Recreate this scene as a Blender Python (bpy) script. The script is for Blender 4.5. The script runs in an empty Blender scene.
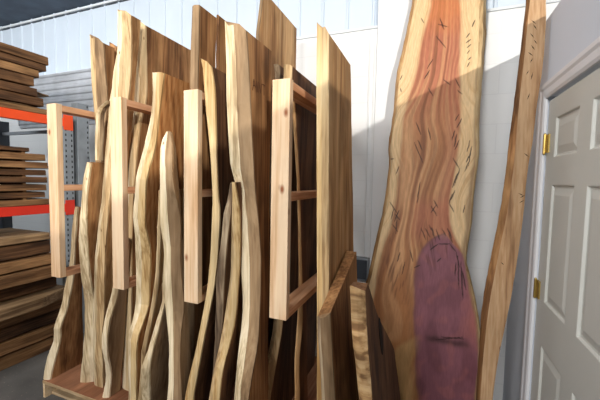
import bpy, bmesh, math, random
from mathutils import Vector, noise, Matrix
random.seed(7)
scene = bpy.context.scene
col = scene.collection

# ------------------------------------------------------------------ camera, world, light, exposure
cam_d = bpy.data.cameras.new('camera')
cam_d.sensor_width = 36.0
cam_d.lens = 331.6 * 36.0 / 600.0
cam_d.clip_start = 0.02
cam = bpy.data.objects.new('camera', cam_d)
col.objects.link(cam)
yaw, pitch, roll = -0.37342, -0.0623, 0.01941
fwd = Vector((math.sin(yaw)*math.cos(pitch), math.cos(yaw)*math.cos(pitch), math.sin(pitch)))
rt = Vector((math.cos(yaw), -math.sin(yaw), 0))
up = rt.cross(fwd)
r2 = rt*math.cos(roll) + up*math.sin(roll)
u2 = up*math.cos(roll) - rt*math.sin(roll)
m = Matrix((( r2.x, u2.x, -fwd.x, 0), (r2.y, u2.y, -fwd.y, 0), (r2.z, u2.z, -fwd.z, 1.6), (0, 0, 0, 1)))
cam.matrix_world = m
scene.camera = cam

world = bpy.data.worlds.new('world')
scene.world = world
world.use_nodes = True
bg = world.node_tree.nodes['Background']
bg.inputs[0].default_value = (0.80, 0.90, 1.0, 1)
bg.inputs[1].default_value = 0.10

def area(name, loc, target, sx, sy, power, color=(1, 1, 1), spread=180):
    d = bpy.data.lights.new(name, 'AREA')
    d.shape = 'RECTANGLE'; d.size = sx; d.size_y = sy
    d.energy = power; d.color = color; d.spread = math.radians(spread)
    o = bpy.data.objects.new(name, d); col.objects.link(o)
    o.location = loc
    v = Vector(target) - Vector(loc)
    o.rotation_euler = v.to_track_quat('-Z', 'Y').to_euler()
    return o
# strip lamps of the hall beyond the office partition: their light falls over the partition's top
area('strip_lamp', (2.6, -3.4, 3.38), (-0.6, 2.4, 2.6), 0.12, 0.06, 310, (1.0, 0.94, 0.86))
area('strip_lamp', (6.0, -5.0, 2.62), (-0.4, 2.4, 2.5), 0.06, 0.06, 60, (1.0, 0.94, 0.86))
# ceiling lamps of the workshop hall, behind and to the left of the camera
area('ceiling_lamp', (-2.4, -0.4, 3.36), (-2.3, 1.5, 0.8), 1.6, 0.6, 66, (1.0, 0.97, 0.94))
area('ceiling_lamp', (-4.6, 0.2, 3.36), (-3.8, 2.4, 1.8), 1.2, 0.6, 62, (0.93, 0.97, 1.0))
area('ceiling_lamp', (-0.8, -2.6, 3.36), (-0.8, 1.5, 1.6), 1.6, 0.8, 235, (1.0, 0.97, 0.94))

scene.view_settings.view_transform = 'Standard'
scene.view_settings.look = 'None'
scene.view_settings.gamma = 1.0
scene.view_settings.exposure = 0.0
scene.view_settings.use_curve_mapping = False

# ------------------------------------------------------------------ materials
def srgb(r, g, b):
    f = lambda c: (c/255/12.92) if c/255 <= 0.04045 else ((c/255+0.055)/1.055)**2.4
    return (f(r), f(g), f(b), 1)

def new_mat(name, rough=0.7, metal=0.0, spec=0.3):
    mt = bpy.data.materials.new(name); mt.use_nodes = True
    b = mt.node_tree.nodes['Principled BSDF']
    b.inputs['Roughness'].default_value = rough
    b.inputs['Metallic'].default_value = metal
    b.inputs['Specular IOR Level'].default_value = spec
    return mt, mt.node_tree, b

def plain(name, c, rough=0.6, metal=0.0, spec=0.3, var=0.06, scale=6.0, bump=0.0):
    mt, nt, b = new_mat(name, rough, metal, spec)
    N, Lk = nt.nodes, nt.links
    tc = N.new('ShaderNodeTexCoord'); n = N.new('ShaderNodeTexNoise')
    n.inputs['Scale'].default_value = scale; n.inputs['Detail'].default_value = 5
    Lk.new(tc.outputs['Object'], n.inputs['Vector'])
    r = N.new('ShaderNodeValToRGB')
    c = srgb(*c)
    r.color_ramp.elements[0].position = 0.3; r.color_ramp.elements[1].position = 0.7
    r.color_ramp.elements[0].color = tuple(x*(1-var) for x in c[:3]) + (1,)
    r.color_ramp.elements[1].color = tuple(min(1, x*(1+var)) for x in c[:3]) + (1,)
    Lk.new(n.outputs['Fac'], r.inputs['Fac']); Lk.new(r.outputs['Color'], b.inputs['Base Color'])
    if bump:
        bp = N.new('ShaderNodeBump'); bp.inputs['Strength'].default_value = bump; bp.inputs['Distance'].default_value = 0.01
        Lk.new(n.outputs['Fac'], bp.inputs['Height']); Lk.new(bp.outputs['Normal'], b.inputs['Normal'])
    return mt

def wood(name, dark, mid, light, axis='Z', broad=9.0, fine=90.0, knots=0.0, knotcol=(95, 55, 35), rings=0.0, rough=0.72, bump=0.25, seedmul=40.0, stain=0.38):
    """timber: broad bands and fine fibres stretched along the grain axis, knots, arched ring figure"""
    mt, nt, b = new_mat(name, rough, 0, 0.22)
    N, Lk = nt.nodes, nt.links
    tc = N.new('ShaderNodeTexCoord'); oi = N.new('ShaderNodeObjectInfo')
    off = N.new('ShaderNodeVectorMath'); off.operation = 'MULTIPLY_ADD'
    comb = N.new('ShaderNodeCombineXYZ')
    for k in range(3): Lk.new(oi.outputs['Random'], comb.inputs[k])
    off.inputs[1].default_value = (seedmul, seedmul*0.7, seedmul*1.3)
    Lk.new(comb.outputs[0], off.inputs[0]); Lk.new(tc.outputs['Object'], off.inputs[2])
    def stretched(sc, along, detail, dist=0.0):
        mp = N.new('ShaderNodeVectorMath'); mp.operation = 'MULTIPLY'
        v = {'Z': (1, 1, along), 'Y': (1, along, 1), 'X': (along, 1, 1)}[axis]
        mp.inputs[1].default_value = v
        Lk.new(off.outputs[0], mp.inputs[0])
        n = N.new('ShaderNodeTexNoise'); n.inputs['Scale'].default_value = sc
        n.inputs['Detail'].default_value = detail; n.inputs['Distortion'].default_value = dist
        Lk.new(mp.outputs[0], n.inputs['Vector'])
        return n, mp
    n1, mp1 = stretched(broad, 0.09, 4, 0.6)
    n2, mp2 = stretched(fine, 0.03, 3, 0.2)
    fac = n1.outputs['Fac']
    if rings:
        w = N.new('ShaderNodeTexWave'); w.wave_type = 'BANDS'; w.bands_direction = 'DIAGONAL'
        w.inputs['Scale'].default_value = 14; w.inputs['Distortion'].default_value = 9
        w.inputs['Detail'].default_value = 2; w.inputs['Detail Scale'].default_value = 0.5
        Lk.new(mp1.outputs[0], w.inputs['Vector'])
        mx = N.new('ShaderNodeMix'); mx.inputs[0].default_value = rings
        Lk.new(fac, mx.inputs[2]); Lk.new(w.outputs['Fac'], mx.inputs[3]); fac = mx.outputs[0]
    ad = N.new('ShaderNodeMath'); ad.operation = 'MULTIPLY_ADD'; ad.inputs[1].default_value = 0.62
    sub = N.new('ShaderNodeMath'); sub.operation = 'SUBTRACT'; sub.inputs[1].default_value = 0.31
    Lk.new(n2.outputs['Fac'], ad.inputs[0]); Lk.new(fac, ad.inputs[2]); Lk.new(ad.outputs[0], sub.inputs[0])
    r = N.new('ShaderNodeValToRGB')
    e = r.color_ramp.elements
    e[0].position = 0.33; e[0].color = srgb(*dark)
    e[1].position = 0.66; e[1].color = srgb(*light)
    mdl = e.new(0.48); mdl.color = srgb(*mid)
    Lk.new(sub.outputs[0], r.inputs['Fac'])
    cout = r.outputs['Color']
    if knots:
        mp = N.new('ShaderNodeVectorMath'); mp.operation = 'MULTIPLY'
        mp.inputs[1].default_value = {'Z': (1, 1, 0.55), 'Y': (1, 0.55, 1), 'X': (0.55, 1, 1)}[axis]
        Lk.new(off.outputs[0], mp.inputs[0])
        vo = N.new('ShaderNodeTexVoronoi'); vo.inputs['Scale'].default_value = 9.0
        Lk.new(mp.outputs[0], vo.inputs['Vector'])
        kr = N.new('ShaderNodeValToRGB')
        kr.color_ramp.elements[0].position = 0.05*knots; kr.color_ramp.elements[0].color = (1, 1, 1, 1)
        kr.color_ramp.elements[1].position = 0.15*knots; kr.color_ramp.elements[1].color = (0, 0, 0, 1)
        Lk.new(vo.outputs['Distance'], kr.inputs['Fac'])
        mx = N.new('ShaderNodeMix'); mx.data_type = 'RGBA'
        Lk.new(kr.outputs['Color'], mx.inputs[0]); Lk.new(cout, mx.inputs[6]); mx.inputs[7].default_value = srgb(*knotcol)
        cout = mx.outputs[2]
    if stain:
        sn, _ = stretched(7.0, 0.35, 6, 1.0)
        mr = N.new('ShaderNodeMapRange')
        mr.inputs[1].default_value = 0.34; mr.inputs[2].default_value = 0.62; mr.inputs[3].default_value = 1-stain; mr.inputs[4].default_value = 1.04
        Lk.new(sn.outputs['Fac'], mr.inputs[0])
        vm = N.new('ShaderNodeVectorMath'); vm.operation = 'SCALE'
        Lk.new(cout, vm.inputs[0]); Lk.new(mr.outputs[0], vm.inputs['Scale']); cout = vm.outputs[0]
    Lk.new(cout, b.inputs['Base Color'])
    if bump:
        bp = N.new('ShaderNodeBump'); bp.inputs['Strength'].default_value = bump; bp.inputs['Distance'].default_value = 0.004
        Lk.new(sub.outputs[0], bp.inputs['Height']); Lk.new(bp.outputs['Normal'], b.inputs['Normal'])
    return mt

M = {}
M['fir'] = wood('planed_fir', (204, 165, 124), (222, 188, 150), (232, 206, 172), broad=14, fine=110, knots=0.9, knotcol=(150, 92, 60), bump=0.08, stain=0.10)
M['fir_rail'] = wood('planed_fir_rail', (196, 140, 100), (216, 164, 124), (228, 182, 144), axis='Y', broad=14, fine=110, bump=0.08, stain=0.12)
M['pale'] = wood('pale_sapwood', (172, 148, 112), (218, 198, 160), (240, 224, 192), knots=0.5, knotcol=(130, 95, 60), stain=0.20)
M['tan'] = wood('tan_sapwood', (152, 122, 84), (196, 166, 122), (216, 192, 150), knots=0.5, knotcol=(110, 75, 45), stain=0.20)
M['honey'] = wood('honey_sapwood', (164, 128, 80), (206, 174, 122), (224, 198, 150), stain=0.20)
M['bark'] = wood('grey_bark_edge', (84, 68, 54), (138, 116, 92), (190, 170, 140), broad=16, fine=60, bump=0.6)
M['face_brown'] = wood('rough_sawn_brown_face', (112, 76, 46), (154, 110, 70), (182, 138, 92), fine=70)
M['face_tan'] = wood('rough_sawn_tan_face', (148, 106, 66), (186, 142, 94), (206, 168, 120), fine=70)
M['face_orange'] = wood('orange_grain_face', (142, 92, 52), (178, 122, 72), (196, 144, 92), rings=0.2, broad=7)
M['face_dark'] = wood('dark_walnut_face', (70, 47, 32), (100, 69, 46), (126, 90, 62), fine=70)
M['face_grey'] = wood('grey_brown_face', (124, 98, 70), (150, 122, 90), (170, 142, 108), fine=70)
M['plank'] = wood('dark_sawn_plank', (58, 40, 27), (92, 64, 42), (122, 88, 58), axis='Y', broad=10, bump=0.35)
M['plank_tan'] = wood('tan_sawn_plank', (86, 60, 38), (128, 92, 60), (160, 122, 82), axis='Y', broad=10, bump=0.35)
M['plank_pale'] = wood('weathered_pale_plank', (104, 80, 56), (142, 114, 82), (174, 146, 110), axis='Y', broad=10, bump=0.35)
M['endgrain'] = wood('sawn_end_grain', (150, 116, 76), (190, 156, 112), (216, 188, 146), axis='X', broad=20)
M['ply'] = wood('reddish_plywood_top', (122, 78, 54), (146, 98, 70), (164, 116, 86), axis='Y', broad=5, bump=0.1)
M['ply_edge'] = wood('plywood_edge', (190, 156, 114), (214, 184, 142), (228, 202, 164), axis='X', broad=20)
M['ring_front'] = wood('ring_banded_front', (124, 92, 60), (172, 136, 92), (198, 166, 122), axis='X', broad=26, fine=60, bump=0.3)
M['slot'] = plain('shadow_dark_check', (26, 18, 12), 0.9)
M['pencil'] = plain('pencil_graphite', (96, 62, 40), 0.8)
M['white_block'] = None
M['siding'] = plain('white_painted_siding', (200, 213, 226), 0.45, 0, 0.4, 0.03, 3)
M['trim'] = plain('white_painted_metal', (214, 220, 224), 0.45)
M['pilaster'] = plain('smooth_white_wall_paint', (226, 228, 229), 0.6, 0, 0.25, 0.02, 3)
M['casing'] = plain('gloss_white_casing', (226, 228, 232), 0.4, 0, 0.4, 0.02)
M['door'] = plain('cream_grey_door_paint', (202, 204, 198), 0.42, 0, 0.4, 0.02, 4)
M['partition'] = plain('grey_blue_wall_paint', (212, 218, 228), 0.75, 0, 0.2, 0.03, 2)
M['brass'] = plain('worn_brass', (196, 168, 92), 0.35, 0.85, 0.5)
M['orange'] = plain('orange_rack_paint', (238, 82, 34), 0.45, 0, 0.4)
M['red'] = plain('red_rack_paint', (206, 52, 36), 0.45, 0, 0.4)
M['steel'] = plain('galvanised_grey_steel', (142, 150, 156), 0.5, 0.3, 0.4, 0.12, 12)
M['sheet'] = plain('galvanised_sheet', (176, 180, 186), 0.4, 0.25, 0.5, 0.2, 5)
M['darksteel'] = plain('dark_grey_steel', (70, 76, 84), 0.5, 0.3, 0.4)
M['hole'] = plain('dark_punched_hole', (30, 32, 36), 0.9)
M['ceiling'] = plain('dark_blue_grey_ceiling_foil', (84, 96, 110), 0.7, 0, 0.3, 0.25, 5, 0.6)
M['strip'] = plain('light_block_joint_strip', (222, 224, 224), 0.6)

def perforated(name, c, yc, pitch=0.05):
    """painted steel with a row of punched slots at fixed heights"""
    mt = plain(name, c, 0.5, 0.3, 0.4, 0.12, 12)
    nt = mt.node_tree; N, Lk = nt.nodes, nt.links; b = N['Principled BSDF']
    src = b.inputs['Base Color'].links[0].from_socket
    tc = N.new('ShaderNodeTexCoord'); s = N.new('ShaderNodeSeparateXYZ'); Lk.new(tc.outputs['Object'], s.inputs[0])
    def mth(op, a, v):
        n = N.new('ShaderNodeMath'); n.operation = op
        Lk.new(a, n.inputs[0]); n.inputs[1].default_value = v
        return n.outputs[0]
    zf = mth('LESS_THAN', mth('ABSOLUTE', mth('SUBTRACT', mth('FRACT', mth('DIVIDE', s.outputs['Z'], pitch), 0), 0.5), 0), 0.22)
    masks = None
    for y in yc:
        yf = mth('LESS_THAN', mth('ABSOLUTE', mth('SUBTRACT', s.outputs['Y'], y), 0), 0.006)
        mm = N.new('ShaderNodeMath'); mm.operation = 'MULTIPLY'; Lk.new(zf, mm.inputs[0]); Lk.new(yf, mm.inputs[1])
        if masks is None: masks = mm.outputs[0]
        else:
            a = N.new('ShaderNodeMath'); a.operation = 'MAXIMUM'; Lk.new(masks, a.inputs[0]); Lk.new(mm.outputs[0], a.inputs[1]); masks = a.outputs[0]
    mx = N.new('ShaderNodeMix'); mx.data_type = 'RGBA'
    Lk.new(masks, mx.inputs[0]); Lk.new(src, mx.inputs[6]); mx.inputs[7].default_value = srgb(34, 36, 40)
    Lk.new(mx.outputs[2], b.inputs['Base Color'])
    return mt
M['perf'] = perforated('perforated_grey_steel', (142, 150, 156), (2.118, 2.172, 2.342))
def floor_mat():
    mt, nt, b = new_mat('stained_grey_concrete', 0.75, 0, 0.25)
    N, Lk = nt.nodes, nt.links
    tc = N.new('ShaderNodeTexCoord')
    n1 = N.new('ShaderNodeTexNoise'); n1.inputs['Scale'].default_value = 2.2; n1.inputs['Detail'].default_value = 8
    n2 = N.new('ShaderNodeTexNoise'); n2.inputs['Scale'].default_value = 70; n2.inputs['Detail'].default_value = 3
    for n in (n1, n2): Lk.new(tc.outputs['Object'], n.inputs['Vector'])
    r1 = N.new('ShaderNodeValToRGB')
    r1.color_ramp.elements[0].position = .3; r1.color_ramp.elements[0].color = srgb(80, 79, 77)
    r1.color_ramp.elements[1].position = .72; r1.color_ramp.elements[1].color = srgb(112, 109, 105)
    r2 = N.new('ShaderNodeValToRGB')
    r2.color_ramp.elements[0].position = .66; r2.color_ramp.elements[0].color = (0, 0, 0, 1)
    r2.color_ramp.elements[1].position = .74; r2.color_ramp.elements[1].color = (1, 1, 1, 1)
    Lk.new(n1.outputs['Fac'], r1.inputs['Fac']); Lk.new(n2.outputs['Fac'], r2.inputs['Fac'])
    mx = N.new('ShaderNodeMix'); mx.data_type = 'RGBA'
    Lk.new(r2.outputs['Color'], mx.inputs[0]); Lk.new(r1.outputs['Color'], mx.inputs[6]); mx.inputs[7].default_value = srgb(160, 146, 128)
    Lk.new(mx.outputs[2], b.inputs['Base Color'])
    return mt
M['floor'] = floor_mat()

def block_mat():
    mt, nt, b = new_mat('white_painted_block', 0.6, 0, 0.3)
    N, Lk = nt.nodes, nt.links
    tc = N.new('ShaderNodeTexCoord')
    sx = N.new('ShaderNodeSeparateXYZ'); cb = N.new('ShaderNodeCombineXYZ')
    Lk.new(tc.outputs['Object'], sx.inputs[0]); Lk.new(sx.outputs['X'], cb.inputs['X']); Lk.new(sx.outputs['Z'], cb.inputs['Y'])
    br = N.new('ShaderNodeTexBrick')
    br.inputs['Scale'].default_value = 1.0; br.inputs['Brick Width'].default_value = 0.40; br.inputs['Row Height'].default_value = 0.20
    br.inputs['Mortar Size'].default_value = 0.004; br.inputs['Mortar Smooth'].default_value = 0.6
    br.inputs['Color1'].default_value = srgb(228, 230, 230); br.inputs['Color2'].default_value = srgb(224, 227, 228)
    br.inputs['Mortar'].default_value = srgb(220, 222, 223)
    Lk.new(cb.outputs[0], br.inputs['Vector']); Lk.new(br.outputs['Color'], b.inputs['Base Color'])
    bp = N.new('ShaderNodeBump'); bp.inputs['Strength'].default_value = 0.12; bp.inputs['Distance'].default_value = 0.003; bp.invert = True
    Lk.new(br.outputs['Fac'], bp.inputs['Height']); Lk.new(bp.outputs['Normal'], b.inputs['Normal'])
    return mt
M['white_block'] = block_mat()

def vcol_mat(name, rough=0.55):
    """sawn face coloured by the figure of the wood stored per vertex, with fine fibre noise on top"""
    mt, nt, b = new_mat(name, rough, 0, 0.3)
    N, Lk = nt.nodes, nt.links
    at = N.new('ShaderNodeVertexColor'); at.layer_name = 'figure'
    tc = N.new('ShaderNodeTexCoord')
    mp = N.new('ShaderNodeVectorMath'); mp.operation = 'MULTIPLY'; mp.inputs[1].default_value = (1, 1, 0.06)
    n = N.new('ShaderNodeTexNoise'); n.inputs['Scale'].default_value = 120; n.inputs['Detail'].default_value = 3
    Lk.new(tc.outputs['Object'], mp.inputs[0]); Lk.new(mp.outputs[0], n.inputs['Vector'])
    mr = N.new('ShaderNodeMapRange'); mr.inputs[1].default_value = .3; mr.inputs[2].default_value = .7; mr.inputs[3].default_value = .88; mr.inputs[4].default_value = 1.1
    Lk.new(n.outputs['Fac'], mr.inputs[0])
    mx = N.new('ShaderNodeVectorMath'); mx.operation = 'SCALE'
    Lk.new(at.outputs['Color'], mx.inputs[0]); Lk.new(mr.outputs[0], mx.inputs['Scale'])
    Lk.new(mx.outputs[0], b.inputs['Base Color'])
    return mt
M['figured'] = vcol_mat('figured_heartwood')

# ------------------------------------------------------------------ builders
def link(name, bm, mats, parent=None, loc=(0, 0, 0), smooth=False):
    me = bpy.data.meshes.new(name)
    bmesh.ops.recalc_face_normals(bm, faces=bm.faces[:])
    if any(loc): bmesh.ops.translate(bm, verts=bm.verts[:], vec=-Vector(loc))
    bm.to_mesh(me); bm.free()
    for mt in (mats if isinstance(mats, (list, tuple)) else [mats]): me.materials.append(mt)
    if smooth:
        for p in me.polygons: p.use_smooth = True
    o = bpy.data.objects.new(name, me); col.objects.link(o)
    if parent is not None: o.parent = parent
    else: o.location = loc
    return o

def thing(name, label, cat, loc=(0, 0, 0), group=None):
    o = bpy.data.objects.new(name, None); o.empty_display_size = 0.1
    col.objects.link(o); o.location = loc
    o['label'] = label; o['category'] = cat; o['kind'] = 'thing'
    if group: o['group'] = group
    return o

def struct(name, bm, mats, label=None, cat=None, parent=None):
    o = link(name, bm, mats, parent)
    if parent is None:
        o['kind'] = 'structure'
        if label: o['label'] = label
        if cat: o['category'] = cat
    return o

def box(bm, x0, x1, y0, y1, z0, z1, bevel=0.0, mat=0):
    vs = [bm.verts.new(p) for p in ((x0, y0, z0), (x1, y0, z0), (x1, y1, z0), (x0, y1, z0), (x0, y0, z1), (x1, y0, z1), (x1, y1, z1), (x0, y1, z1))]
    fs = [bm.faces.new([vs[i] for i in q]) for q in ((3, 2, 1, 0), (4, 5, 6, 7), (0, 1, 5, 4), (1, 2, 6, 5), (2, 3, 7, 6), (3, 0, 4, 7))]
    for f in fs: f.material_index = mat
    if bevel:
        es = list({e for f in fs for e in f.edges})
        bmesh.ops.bevel(bm, geom=es, offset=bevel, segments=2, affect='EDGES', profile=0.5)
    return bm

def bx(*a, **k): return box(bmesh.new(), *a, **k)

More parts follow.
